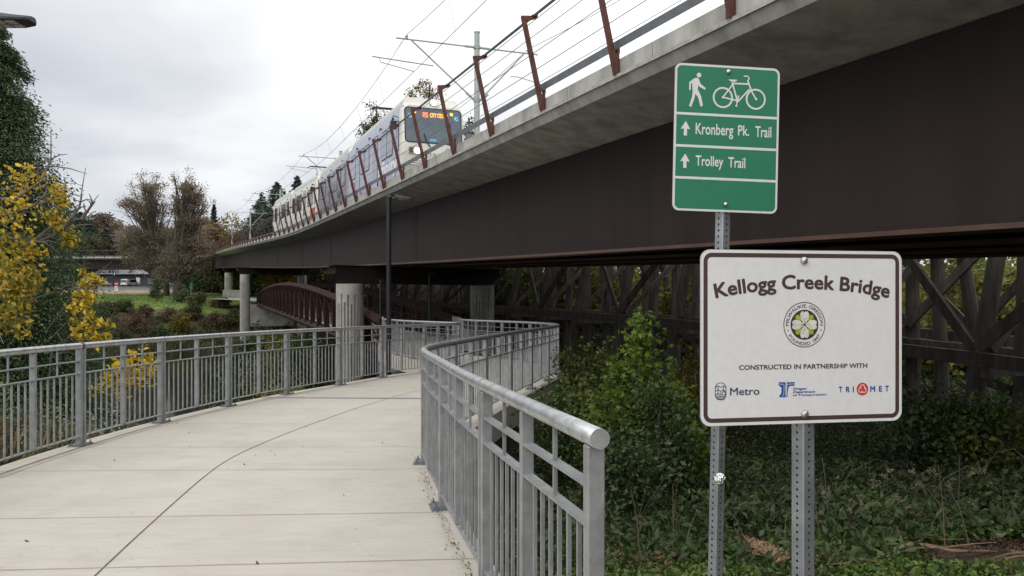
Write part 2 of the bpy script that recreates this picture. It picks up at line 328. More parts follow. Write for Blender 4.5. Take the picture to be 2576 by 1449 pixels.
# pair the two edges by hand so that cross joints run square to the path
LK = [0, 3, 6, 8, 10, 12, 14, 15, 17, 20, 22]; RK = [0, 3, 8, 11, 13, 14, 15, 17, 20, 23, 25]
def edge(P, K, d):
    sp = spline(P); sp = off_line(sp, d); s = arclen(sp)
    raw = arclen(np.array(P, float)); sc = s[-1]/raw[-1]
    tk = [min(raw[k], raw[-1])*sc for k in K]; u = np.linspace(0, len(K)-1, NS)
    tt = np.interp(u, range(len(K)), tk)
    return np.stack([np.interp(tt, s, sp[:, k]) for k in (0, 1)], 1)
LE = edge(Lx, LK, -0.16); RE = edge(Rx, RK, 0.13)
prof = [(0.0, -0.45), (0.0, 0.0), (1.0, 0.0), (1.0, -0.45)]
vs, fs = [], []
for i in range(NS):
    for k in range(9):
        t_ = k/8; x, y = LE[i]*(1-t_)+RE[i]*t_; vs.append((x, y, float(pathz(y))))
    for E in (LE, RE): vs.append((E[i][0], E[i][1], float(pathz(E[i][1]))-0.42))
for i in range(NS-1):
    a0, b0 = i*11, (i+1)*11
    for k in range(8): fs.append((a0+k, a0+k+1, b0+k+1, b0+k))
    fs += [(a0+9, a0, b0, b0+9), (a0+8, a0+10, b0+10, b0+8), (a0+10, a0+9, b0+9, b0+10)]
tag(mesh_obj('path', vs, fs, PATHM), kind='structure')
def ribbon(P, wd, dz, mb):
    P = np.array(P, float); A, B = off_line(P, -wd/2), off_line(P, wd/2); n0 = len(mb.v)
    for (ax, ay), (bx, by) in zip(A, B): mb.v += [(ax, ay, float(pathz(ay))+dz), (bx, by, float(pathz(by))+dz)]
    for i in range(len(P)-1): mb.f.append((n0+2*i, n0+2*i+1, n0+2*i+3, n0+2*i+2)); mb.m.append(0)
jm = MB()
ribbon(LE*0.5+RE*0.5, 0.010, 0.004, jm)
ribbon(off_line(LE, 0.24), 0.016, 0.004, jm)
sj = arclen(LE*0.5+RE*0.5)
def cross_at(Ym, wd, mb, dz=0.004):
    mid = LE*0.5+RE*0.5; i = int(np.argmin(np.abs(mid[:, 1]-Ym)+(np.arange(NS) > 100)*50))
    ribbon([LE[i]*(1-t_)+RE[i]*t_ for t_ in np.linspace(0.0, 1.0, 6)], wd, dz, mb)
for Ym in (4.6, 6.05, 7.55, 9.1, 10.7, 12.3, 15.6, 17.2): cross_at(Ym, 0.006, jm, 0.0045)
tag(jm.build('path_joints', JOINT), kind='structure')
jm = MB(); ribbon(off_line(LE, 0.30), 0.09, 0.003, jm); tag(jm.build('path_edge_stain', SEALD), kind='structure')
jm = MB(); cross_at(13.9, 0.16, jm, 0.006); tag(jm.build('expansion_joint', JOINTG), kind='structure')
# ------------------------------------------------------------------ galvanised railings
RH = 1.15
def railing(label, pts, spacing, seed, anchor=None):
    sp = spline(pts)
    if anchor:                                # start so that a post stands at the anchor
        s_ = arclen(sp); sa = s_[int(np.argmin(np.linalg.norm(sp-np.array(anchor), axis=1)))]; s0 = sa-int(sa/spacing)*spacing; s1 = s0+int((s_[-1]-s0)/spacing)*spacing
        t_ = np.arange(s0, s1+0.01, 0.09); sp = np.stack([np.interp(t_, s_, sp[:, k]) for k in (0, 1)], 1)
    n = max(2, round(arclen(sp)[-1]/spacing)+1); nodes = resample(sp, 2*n-1)
    PA = [Vector((x, y, float(pathz(y)))) for x, y in nodes]; P3 = PA[::2]; MID = PA[1::2]
    root = thing('railing', label, 'railing', P3[0], group='galvanised railings along the curved path')
    hr = MB(); dense = [p+Vector((0, 0, RH)) for p in P3]
    e0 = (dense[0]-dense[1]).normalized()*0.04; hp = resample(sp, 4*n-3); pp = [Vector((x, y, float(pathz(y))+RH)) for x, y in hp]; pp[0] = pp[0]+e0
    hr.tube(pp, 0.036, 20)
    h = hr.build('handrail', GALVB, root, smooth=False)
    for p in h.data.polygons: p.use_smooth = len(p.vertices) == 4
    wr = MB()
    for i in range(1, n-1):
        d = (pp[4*i+1]-pp[4*i]).normalized(); wr.tube([dense[i]+d*0.03, dense[i]+d*0.042], 0.0385, 16)
    wr.build('weld_ring', GALV, h)
    if seed == 1:
        i = int(np.argmin([abs(p.y-9.1)+(p.x > -4)*9 for p in P3])); d = (dense[i+1]-dense[i]).normalized(); wr = MB(); wr.tube([dense[i]-d*0.022, dense[i]+d*0.022], 0.0372, 16); wr.build('rust_patch', RUST, h)
    up = Vector((0, 0, 1))
    def post(p, d, w_=0.05):
        m_ = MB(); q = p+up*(RH-0.03); m_.bar(p+up*0.0, q, 0.062, w_, up=d); po = bevel(m_.build('post', GALV, root), 0.004, 1)
        return po
    for i in range(n):
        if i == 0:
            d = (P3[1]-P3[0]).normalized(); po = post(P3[0]+d*0.02, d, 0.055); ds = [d]
        elif i == n-1:
            d = (P3[-1]-P3[-2]).normalized(); po = post(P3[-1]-d*0.02, d); ds = [d]
        else:
            d0 = (P3[i]-P3[i-1]).normalized(); d1 = (P3[i+1]-P3[i]).normalized(); d = (d0+d1).normalized()
            po = post(P3[i]-d0*0.042, d0); post(P3[i]+d1*0.038, d1, 0.03)
        m_ = MB(); side = d.cross(up).normalized(); rot = Matrix((d, side, up)).transposed()
        m_.box(P3[i]+up*0.014, (0.2, 0.17, 0.016), rot); m_.box(P3[i]+up*0.003, (0.24, 0.2, 0.007), rot)
        for sx in (-1, 1):
            for sy in (-1, 1):
                m_.lathe(P3[i]+d*sx*0.08+side*sy*0.065+up*0.022, [(0.013, 0), (0.013, 0.012), (0.006, 0.013), (0.006, 0.035)], 6)
        m_.build('base_plate', GALVD, po)
    for i in range(n-1):
        m_ = MB(); mid = MID[i]
        for h_, (p, q) in enumerate(((P3[i], mid), (mid, P3[i+1]))):
            d = (q-p).normalized(); Ln = (q-p).length; A = p+d*(0.06 if h_ == 0 else 0.0); B = q-d*(0.06 if h_ else 0.0)
            for hh in (RH-0.175, RH-0.315): m_.bar(A+up*hh, B+up*hh, 0.048, 0.012)
            m_.bar(A+up*0.11, B+up*0.11, 0.045, 0.012)
            def vert(s_, z0, z1, w0, w1): c = p+d*s_; m_.bar(c+up*z0, c+up*z1, w1, w0, up=d)
            s0, s1 = (0.06, Ln-0.022) if h_ == 0 else (0.022, Ln-0.06)
            k = max(4, round((s1-s0)/0.115)); st = (s1-s0)/(k)
            for j in range(1, k): vert(s0+st*j, 0.116, RH-0.321, 0.016, 0.016)
            vert((s0+s1)/2, RH-0.321+0.012, RH-0.03, 0.016, 0.016)
        m_.build('picket_panel', GALV, root)
        m_ = MB(); c = mid; d = (P3[i+1]-P3[i]).normalized(); m_.bar(c+up*0.117, c+up*(RH-0.03), 0.058, 0.044, up=d); bevel(m_.build('mid_post', GALV, root), 0.003, 1)
    return root
railing('long galvanised railing on the left edge of the path, curving away to the footbridge', LRAIL, 1.80, 1, (-4.99, 9.05))
railing('galvanised railing on the right edge of the path, its capped tube end nearest the signs', RRAIL, 1.83, 2)
# ------------------------------------------------------------------ light rail bridge: a frame that runs along the deck's near edge
def brz(Y):
    Y = np.asarray(Y, float); a_ = 3.25+0.0235*Y+0.00008*Y*Y; z110 = 3.25+0.0235*110+0.00008*110*110
    return EYE+np.where(Y < 110, a_, z110+0.033*(Y-110))
BS = [(16.2, -25.0)]; th0, th1 = math.atan(0.385), math.atan(0.45); th = th0
BT = [th0]
for i in range(330):
    x, y = BS[-1]
    if y < 52: th = th0
    elif y < 172: th = th0+(th1-th0)*float(sm(y, 52, 72))
    else: th = min(th+1/50, R(88))
    BS.append((x-math.sin(th), y+math.cos(th))); BT.append(th)
BS = np.array(BS); BT = np.array(BT); BZ = brz(BS[:, 1])
BSl = np.arange(len(BS), dtype=float)
def bridge(s, o=0.0, dz=0.0):               # s metres along the lip, o metres in from it (to the right), dz above it
    x = np.interp(s, BSl, BS[:, 0]); y = np.interp(s, BSl, BS[:, 1]); t = np.interp(s, BSl, BT); z = np.interp(s, BSl, BZ)
    return Vector((x+o*math.cos(t), y+o*math.sin(t), z+dz))
def s_of_Y(Y): return float(np.interp(Y, BS[:, 1], BSl))
def sweep(mb, poly, ss, m=0, cap=True):
    n = len(poly); vs = []
    for s in ss: vs += [bridge(s, o, z) for o, z in poly]
    k = len(ss)
    fs = [(i*n+j, (i+1)*n+j, (i+1)*n+(j+1) % n, i*n+(j+1) % n) for i in range(k-1) for j in range(n)]
    if cap: fs += [tuple(range(n)), tuple((k-1)*n+j for j in range(n-1, -1, -1))]
    mb.add(vs, fs, m)
SS = list(np.arange(0, 60, 3.0))+list(np.arange(60, 330, 2.0))
lrt = thing('rail_bridge', 'long curving light rail bridge with a concrete deck on dark weathering steel girders', 'bridge', bridge(40))
b = MB(); sweep(b, [(0.0, -0.05), (0.10, -0.21), (1.46, -0.50), (9.04, -0.50), (10.40, -0.21), (10.5, -0.05), (10.45, 0.0), (10.2, 0.10), (0.3, 0.10), (0.06, 0.0)], SS); b.build('deck', CONCD, lrt)
b = MB(); sweep(b, [(-0.03, -0.055), (-0.03, 0.002), (0.055, 0.002), (0.055, -0.03)], SS); b.build('deck_lip', CONCL, lrt)
b = MB()
for k in range(108):                          # curb cast in three metre lengths
    s0 = 0.4+k*3.0; sweep(b, [(0.06, 0.006), (0.06, 0.27), (0.07, 0.28), (0.27, 0.28), (0.28, 0.27), (0.28, 0.006)], [s0+0.012, s0+1.5, s0+2.988])
b.build('curb', CONCD, lrt)
b = MB(); sweep(b, [(10.2, 0.105), (10.2, 0.27), (10.42, 0.27), (10.42, 0.02)], SS); b.build('far_curb', CONCD, lrt)
for o in (1.48, 4.0, 6.5, 9.02):
    b = MB(); sweep(b, [(o, -2.70), (o, -0.503), (o+0.03, -0.503), (o+0.03, -2.70)], SS)
    if o < 2:
        for Y in (30.5, 52.0, 66.0, 80.0):   # bolted splices
            s0 = s_of_Y(Y)
            sweep(b, [(o-0.006, -2.6), (o-0.006, -0.6), (o+0.001, -0.6), (o+0.001, -2.6)], [s0-0.3, s0+0.3])
            for k in range(21):
                for dx in (-0.22, -0.14, 0.14, 0.22):
                    c = bridge(s0+dx, o-0.016, -2.55+k*0.095); b.box(c, (0.024, 0.024, 0.024))
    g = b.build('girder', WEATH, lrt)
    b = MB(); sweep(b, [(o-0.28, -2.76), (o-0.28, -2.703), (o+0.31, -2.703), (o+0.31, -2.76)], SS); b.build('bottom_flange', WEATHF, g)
b = MB()
for k in range(50):                           # cross frames between the girders
    s0 = 4+k*6.2
    for o0, o1 in ((1.52, 3.99), (4.04, 6.49), (6.54, 9.01)):
        b.bar(bridge(s0, o0, -2.5), bridge(s0, o1, -2.5), 0.12, 0.1); b.bar(bridge(s0, o0, -0.8), bridge(s0, o1, -0.8), 0.12, 0.1)
        b.bar(bridge(s0, o0, -2.4), bridge(s0, (o0+o1)/2, -0.9), 0.1, 0.1); b.bar(bridge(s0, (o0+o1)/2, -0.9), bridge(s0, o1, -2.4), 0.1, 0.1)
b.build('cross_frame', WEATH, lrt)
def column(base, r, top, name='column', flutes=32, parent=None, seed=0):
    # fluted concrete column whose grooves start at staggered heights
    flutes = 24; n = flutes*4; H = top-base[2]; vs = []; rnd = random.Random(seed)
    st = [H-(0.45, 0.8, 0.55, 0.95)[k % 4]-0.05*(k % 3) for k in range(flutes)]
    lev = [0, 1, 2, 3, 4]
    for L_ in lev:
        for j in range(n):
            k = j//4; g = (j % 4) in (1, 2); a = 2*math.pi*(j+(0.35 if (j % 4) == 0 else (-0.35 if (j % 4) == 3 else (-0.25 if (j % 4) == 2 else 0.25))))/n
            z = (0.0, st[k], st[k]+0.02, H-0.02, H)[L_]; rr = r-(0.10 if g and L_ < 2 else 0)-(0.015 if L_ == 4 else 0)
            vs.append((base[0]+rr*math.cos(a), base[1]+rr*math.sin(a), base[2]+z))
    fs = [(i*n+j, i*n+(j+1) % n, (i+1)*n+(j+1) % n, (i+1)*n+j) for i in range(4) for j in range(n)]+[tuple(4*n+j for j in range(n))]
    return mesh_obj(name, vs, fs, COLC, parent)
def pier(pa, pb, r, seed=0, over=1.0):
    pa, pb = Vector(pa), Vector(pb); d = (pb-pa); d.z = 0; d.normalize()
    zt = float(brz((pa.y+pb.y)/2))-2.76-0.12
    A = pa-d*over; B = pb+d*over; A.z = B.z = zt; dn = Vector((0, 0, -1))
    m_ = MB(); s_ = d.cross(Vector((0, 0, 1))).normalized(); h = 0.86; wd = 0.75
    pr = [(0, -0.0), (0, -h*0.45), (0.55, -h), ((B-A).length-0.55, -h), ((B-A).length, -h*0.45), ((B-A).length, 0)]
    m_.prism(pr, lambda u, v, w_: A+d*u+Vector((0, 0, v))+s_*w_, -wd/2, wd/2)
    cap = bevel(m_.build('pier_cap', WEATH, lrt), 0.02, 1)
    m_ = MB(); m_.box((A+B)/2+Vector((0, 0, 0.012)), ((B-A).length+0.5, wd+0.25, 0.03), Matrix((d, s_, Vector((0, 0, 1)))).transposed()); m_.build('cap_plate', WEATHF, cap)
    m_ = MB()
    for o in (1.49, 4.0, 6.5, 9.02):
        for t_ in np.linspace(0, 1, 60):
            c = A*(1-t_)+B*t_; q = bridge(s_of_Y(c.y-0.37*o), o, 0)
            if abs(q.x-c.x) < 0.3: m_.box((q.x, q.y, zt+0.07), (0.5, 0.5, 0.085)); break
    if m_.v: m_.build('bearing', GALVD, cap)
    for p in (pa, pb): column((p.x, p.y, p.z), r, zt-h-0.005, 'column', 32, lrt, seed)
pier((-7.83, 38.0, -5.6), (-1.63, 43.0, -3.6), 0.65, 1, 0.92)
pier((-33.9, 100.0, -6), (-28.0, 105.0, -6), 0.62, 2)
pier((-52.5, 146, 0.5), (-45, 151, 0.5), 0.75, 3)
def solo_pier(s0, Y):
    c = bridge(s0, 5.2, 0); t = float(np.interp(s0, BSl, BT)); d = Vector((math.cos(t), math.sin(t), 0)); zt = c.z-2.76-0.1
    m_ = MB(); s_ = d.cross(Vector((0, 0, 1)))
    m_.prism([(-4.2, 0), (-4.2, -0.5), (-1.4, -1.3), (1.4, -1.3), (4.2, -0.5), (4.2, 0)], lambda u, v, w_: Vector((c.x, c.y, zt+v))+d*u+s_*w_, -0.9, 0.9); m_.build('pier_cap', WEATH, lrt)
    column((c.x, c.y, 3.9), 1.2, zt-1.31, 'column', 32, lrt, 5)
for x0 in (-116,):
    i = int(np.argmin(np.abs(BS[:, 0]-x0)+(BS[:, 1] < 190)*500)); solo_pier(i, 0)
# ------------------------------------------------------------------ leaning cable fence on the deck edge
fence = thing('cable_fence', 'rusty red leaning cable fence along the near edge of the rail bridge deck', 'fence', bridge(40))
fs0 = s_of_Y(9.88)
FSP = 3.0
fposts = [fs0+FSP*k for k in range(-6, 84)]
def foff(z): return 0.03-0.24*z               # leans out over the edge
for s0 in fposts:
    m_ = MB()
    a_, c_ = bridge(s0, 0.03, 0.0), bridge(s0, foff(1.8), 1.8); t = np.interp(s0, BSl, BT); along = Vector((-math.sin(t), math.cos(t), 0)); inn = Vector((math.cos(t), math.sin(t), 0))
    q = lambda o, z, d: bridge(s0, o, z)+along*d
    m_.prism([(-0.045, 0.0), (foff(1.8)-0.05, 1.8), (foff(1.8)+0.03, 1.8), (0.045, 0.0)], lambda u, v, d: q(u, v, d), -0.010, 0.010)      # web
    m_.prism([(-0.062, 0.0), (foff(1.8)-0.066, 1.8), (foff(1.8)-0.051, 1.8), (-0.046, 0.0)], lambda u, v, d: q(u, v, d), -0.032, 0.032)  # outer flange
    m_.prism([(foff(1.8)-0.066, 1.802), (foff(1.8)-0.066, 1.82), (foff(1.8)+0.26, 1.86), (foff(1.8)+0.26, 1.80), (foff(1.8)+0.06, 1.73)], lambda u, v, d: q(u, v, d), -0.014, 0.014)
    m_.box(q(foff(1.8)+0.22, 1.85, 0), (0.12, 0.12, 0.02))
    po = m_.build('post', RUST, fence)
    m_ = MB(); m_.prism([(0.0, 0.0), (-0.0, 0.36), (0.05, 0.36), (0.052, 0.0)], lambda u, v, d: q(u, v, d), 0.014, 0.15); m_.prism([(0.02, 0.36), (-0.03, 0.52), (0.06, 0.52), (0.06, 0.36)], lambda u, v, d: q(u, v, d), 0.014, 0.09); m_.build('bracket', RUST, po)
    if s0 < fs0+60:
        m_ = MB(); m_.box(q(-0.012, 0.17, 0.085), (0.03, 0.035, 0.035)); m_.box(q(-0.03, 0.44, 0.05), (0.03, 0.03, 0.03)); m_.build('bolt', STEELB, po)
def run(name, o, z, r, mtl, n=6, flat=None):
    m_ = MB(); ss = [s for s in np.arange(fposts[0], fposts[-1]+0.1, 3.0)]
    if flat: sweep(m_, flat, ss)
    else: m_.tube([bridge(s, o, z) for s in ss], r, n)
    return m_.build(name, mtl, fence)
run('top_rail', foff(1.8)+0.24, 1.885, 0.030, GALVD, 10)
run('lower_rail', 0, 0, 0, GALVD, flat=[(-0.03, 0.40), (-0.045, 0.53), (-0.033, 0.53), (-0.018, 0.40)])
for z in (0.80, 1.10, 1.38, 1.62): run('cable', foff(z), z, 0.0075, GALVD, 5)
# ------------------------------------------------------------------ tracks
RAILM = mat('rail_steel', (0.2, 0.17, 0.15), 0.4, 0.6, 0.3, 4)
trk = thing('railway_track', 'two pairs of rails laid on the light rail bridge deck', 'track', bridge(60))
for o in (2.6, 6.8):
    for g in (-0.7175, 0.7175):
        m_ = MB(); sweep(m_, [(o+g-0.07, 0.104), (o+g-0.035, 0.28), (o+g+0.035, 0.28), (o+g+0.07, 0.104)], SS); m_.build('rail', RAILM, trk)
# ------------------------------------------------------------------ overhead line poles and wires
PY = [0.6, 34.1, 67.6, 101.0, 134.0, 167.0, 196.0]
pole_s = [s_of_Y(y-1.69) for y in PY]
far_x = (-100, -134, -170)
pole_s += [float(np.argmin(np.abs(BS[:, 0]-x)+(BS[:, 1] < 190)*500)) for x in far_x]
OZ = 7.25
plab = ['tall grey overhead line pole with two arms beside the front rail car', 'overhead line pole rising behind the joint of the two rail cars', 'overhead line pole beside the far end of the white light rail car']
for i, s0 in enumerate(pole_s):
    base = bridge(s0, 4.7, 0.1)
    lab = plab[i-1] if 1 <= i <= 3 else 'slim grey overhead line pole far along the rail bridge, small in the distance'
    if i == 0: lab = 'overhead line pole on the bridge above the camera'
    root = thing('overhead_line_pole', lab, 'pole', base, group='overhead line poles on the rail bridge')
    m_ = MB(); m_.lathe(base, [(0.2, 0), (0.2, 0.06), (0.13, 0.08), (0.118, OZ-0.06), (0.135, OZ-0.05), (0.135, OZ)], 16); p_ = m_.build('mast', POLEG, root)
    t = np.interp(s0, BSl, BT); inn = Vector((math.cos(t), math.sin(t), 0)); up = Vector((0, 0, 1)); zt = OZ-0.68
    for sg in (-1, 1):
        m_ = MB(); Q = lambda u, z: base+inn*sg*u+up*z; Ln = 3.55 if sg < 0 else 2.85
        m_.tube([Q(0.1, zt), Q(Ln, zt)], 0.036, 8); m_.tube([Q(0.1, zt-2.3), Q(Ln-0.65, zt-0.02)], 0.036, 8)
        m_.tube([Q(0.1, zt), Q(0.55, zt)], 0.055, 8); m_.tube([Q(0.1, zt-2.3), Q(0.5, zt-1.99)], 0.055, 8)
        m_.lathe(Q(Ln-0.45, zt+0.03), [(0.06, 0), (0.05, 0.06), (0.075, 0.09), (0.04, 0.15)], 8)
        m_.build('cantilever', POLEG, root)
        m_ = MB()
        if sg < 0: m_.tube([Q(1.95, zt-1.0), Q(4.55, zt-0.88)], 0.028, 6); m_.tube([Q(4.25, zt-0.94), Q(4.2, zt-1.08), Q(2.8, zt-1.32)], 0.02, 6); m_.tube([Q(Ln-0.35, zt), Q(3.9, zt-0.9)], 0.008, 5)
        else: m_.tube([Q(1.55, zt-1.1), Q(1.9, zt-1.08), Q(3.0, zt-1.3)], 0.02, 6)
        m_.build('registration_arm', POLEG, root)
        m_ = MB(); m_.lathe(base+up*(zt-0.07), [(0.15, 0), (0.15, 0.14)], 12); m_.lathe(base+up*(zt-2.37), [(0.15, 0), (0.15, 0.14)], 12)
        if sg < 0: m_.build('clamp', GALV, root)
for sg, lab, om, oc in ((-1, 'pair of overhead wires above the train with dropper wires between them', 3.08, 2.8), (1, 'pair of overhead wires above the empty far track', 2.40, 2.75)):
    root = thing('overhead_wires', lab, 'wires', bridge(pole_s[1], 4.7, OZ))
    msg, con, dr = [], [], MB()
    for i in range(len(pole_s)-1):
        s0, s1 = pole_s[i], pole_s[i+1]
        for k in range(12):
            f = k/12; s = s0+(s1-s0)*f
            zz = OZ-0.68+0.2-0.75*4*f*(1-f); pm = bridge(s, 4.7+sg*om, 0.1+zz); pc = bridge(s, 4.7+sg*oc, 0.1+OZ-0.68-1.34); msg.append(pm); con.append(pc)
            if k in (2, 4, 6, 8, 10): dr.tube([pm, pc], 0.006, 4)
    m_ = MB(); m_.tube(msg, 0.013, 5); m_.build('messenger_wire', WIRE, root); m_ = MB(); m_.tube(con, 0.013, 5); m_.build('contact_wire', WIRE, root); dr.build('dropper', WIRE, root)
# ------------------------------------------------------------------ old timber trestle behind the bridge
TR = lambda Y, o=0.0, z=0.0: Vector((21.0-0.42*Y+o*0.922, Y+o*0.387, z))
def gz(Y): return EYE-float(np.interp(Y, [12, 20, 32, 42, 52, 80, 130], [2.0, 1.56, 1.08, 0.89, 0.79, 0.3, -0.6]))
trs = thing('timber_trestle', 'dark old timber railway trestle of leaning piles and crossed braces', 'trestle', TR(20, 0, -1))
BY = [20.1+4.0*k for k in range(-3, 18)]
rb = random.Random(3)
for i, Y in enumerate(BY):
    zg = gz(Y); zt = zg+5.0; zb = float(ground(*TR(Y)[:2]))-0.8
    zb = min(zb, -1.5)
    bent = MB(); bent.bar(TR(Y, -0.5, zg+4.85), TR(Y, 4.3, zg+4.85), 0.35, 0.36); bo = bent.build('bent_cap', TIMBER, trs)
    for o0, batter in ((0.1, -0.21), (1.0, -0.05), (1.95, 0.0), (2.9, 0.05), (3.7, 0.21)):
        m_ = MB(); jy = rb.uniform(-0.12, 0.12); oo = o0-batter*0.0
        top = TR(Y+jy, o0, zt-0.33); mid = TR(Y+jy*0.5, o0+batter*(5.0-0.2), zg+0.1); bot = TR(Y, o0+batter*(5.0+zg-zb), zb)
        m_.tube([bot, mid, top], [0.24, 0.215, 0.19], 10); m_.build('pile', TIMBER, trs)
    m_ = MB()
    m_.bar(TR(Y-0.26, -1.35, zg-0.3), TR(Y-0.26, 5.1, zg-0.3), 0.16, 0.3); m_.bar(TR(Y-0.3, -0.9, zg+0.2), TR(Y-0.3, 4.0, zg+4.6), 0.1, 0.22)
    m_.bar(TR(Y+0.3, 5.2, zg-2.4), TR(Y+0.3, -0.9, zg-0.4), 0.1, 0.24)
    m_.build('cross_brace', TIMBER, trs)
    if i < len(BY)-1:
        Y2 = BY[i+1]; z2 = gz(Y2); m_ = MB()
        for o in (-1.12, 4.95): m_.bar(TR(Y, o, zg), TR(Y2, o, z2), 0.16, 0.34)
        for o in (1.5,): m_.bar(TR(Y, o, zg-0.05), TR(Y2, o, z2-0.05), 0.18, 0.3)
        m_.build('girt', TIMBER, trs)
        m_ = MB(); o_t, o_b = -0.06, -0.95
        if i % 2: m_.bar(TR(Y, o_b-0.13, zg+0.2), TR(Y2, o_t-0.1, z2+4.5), 0.1, 0.28)
        else: m_.bar(TR(Y2, o_b-0.13, z2+0.2), TR(Y, o_t-0.1, zg+4.5), 0.1, 0.28)
        m_.build('sway_brace', TIMBER, trs)
        m_ = MB(); m_.bar(TR(Y2 if i % 2 else Y, 4.75, (z2 if i % 2 else zg)+0.2), TR(Y if i % 2 else Y2, 3.95, (zg if i % 2 else z2)+4.5), 0.1, 0.26); m_.build('sway_brace', TIMBER, trs)
        if Y < 32: m_ = MB(); m_.bar(TR(Y if i % 2 else Y2, 1.6, (zg if i % 2 else z2)+4.5), TR(Y2 if i % 2 else Y, 1.7, (z2 if i % 2 else zg)+0.5), 0.1, 0.26); m_.build('sway_brace', TIMBER, trs)
        m_ = MB()
        for o in (0.6, 1.0, 2.9, 3.3): m_.bar(TR(Y, o, zg+5.3), TR(Y2, o, z2+5.3), 0.22, 0.5)
        for k in range(8): f = k/8; m_.bar(TR(Y+4*f, -0.3, zg+(z2-zg)*f+5.68), TR(Y+4*f, 4.2, zg+(z2-zg)*f+5.68), 0.24, 0.22)
        m_.build('stringer', TIMBER, trs)
# ------------------------------------------------------------------ arched steel footbridge
FBa = lambda Y, o=0.0, z=0.0: Vector((-5.96-0.4035*(Y-36)+o*0.927, Y+o*0.374, z))
fz = lambda Y: -0.2+0.021*(Y-73)
fh = lambda Y: 1.55+1.45*(1-(2*(Y-36)/69-1)**2)
fb = thing('footbridge', 'rust brown arched steel truss footbridge running away under the rail bridge', 'bridge', FBa(36, 1.7, -0.6))
Ys = np.linspace(36, 105, 24)
for o in (0.0, 3.5):
    m_ = MB(); m_.tube([FBa(Y, o, fz(Y)+fh(Y)-0.17) for Y in Ys], 0.27, 4); m_.build('arch_chord', WEATHP, fb)
    m_ = MB(); m_.tube([FBa(Y, o, fz(Y)) for Y in Ys], 0.25, 4); m_.build('bottom_chord', WEATHP, fb)
    m_ = MB()
    for i, Y in enumerate(Ys):
        wv = MB(); wv.bar(FBa(Y, o, fz(Y)+0.1), FBa(Y, o, fz(Y)+fh(Y)-0.2), 0.32, 0.30, up=(-.36, .93, 0)); wv.build('vertical', WEATHP, fb)
        if i < 23: m_.bar(FBa(Y, o, fz(Y)+0.12), FBa(Ys[i+1], o, fz(Ys[i+1])+fh(Ys[i+1])-0.25), 0.07, 0.08)
    m_.build('diagonal', WEATHP, fb)
    for Y in (35.8, 105.2): m_ = MB(); m_.bar(FBa(Y, o, fz(Y)-0.2), FBa(Y, o, fz(Y)+fh(Y)+0.03), 0.46, 0.46, up=(-.36, .93, 0)); m_.build('end_post', WEATHP, fb)
    m_ = MB()
    for hh in (0.65, 0.8, 0.95, 1.1, 1.25, 1.4): m_.tube([FBa(Y, o+(0.14 if o == 0 else -0.14), fz(Y)+hh) for Y in Ys], 0.022, 6)
    m_.build('safety_rail', WEATHP, fb)
m_ = MB(); n0 = 0
for Y in Ys: m_.v += [tuple(FBa(Y, 0.16, fz(Y)+0.47)), tuple(FBa(Y, 3.34, fz(Y)+0.47)), tuple(FBa(Y, 3.34, fz(Y)+0.31)), tuple(FBa(Y, 0.16, fz(Y)+0.31))]
m_.f = [(i*4+j, i*4+(j+1) % 4, (i+1)*4+(j+1) % 4, (i+1)*4+j) for i in range(23) for j in range(4)]; m_.m = [0]*len(m_.f)
m_.build('deck', CONC, fb)
m_ = MB()
for Y in Ys: m_.bar(FBa(Y, 0.1, fz(Y)+0.18), FBa(Y, 3.4, fz(Y)+0.18), 0.15, 0.2)
m_.build('floor_beam', WEATHP, fb)
def abut(name, label, c, d, rot):
    m_ = MB(); m_.box((0, 0, 0), d); o = bevel(m_.build(name, CONC), 0.02, 1); o.location = c; o.rotation_euler = (0, 0, rot); return tag(o, label, 'abutment' if name == 'abutment' else 'wall')
abut('abutment', 'concrete abutment block under the far end of the brown footbridge', FBa(106.6, 1.6, -1.0), (6.0, 2.6, 2.9), 0.37)
abut('abutment', 'concrete seat under the near end of the brown footbridge', FBa(36.1, 1.75, -3.7), (3.2, 1.4, 4.6), 0.37)
abut('retaining_wall', 'low pale concrete block beside the far pier past the footbridge', at(584, 740, 132)+Vector((0, 0, -0.4)), (2.8, 1.2, 2.2), 0.2)
b = MB(); b.add([FBa(108.0, -0.1, 0.92), FBa(108.0, 3.3, 0.92), FBa(124, 3.5, 1.35), FBa(124, -1.5, 1.35), FBa(118, -5.5, 1.25), FBa(116, -5.5, 1.22)], [(0, 1, 2, 3, 4, 5)])
tag(b.build('far_path', CONCL), kind='structure')
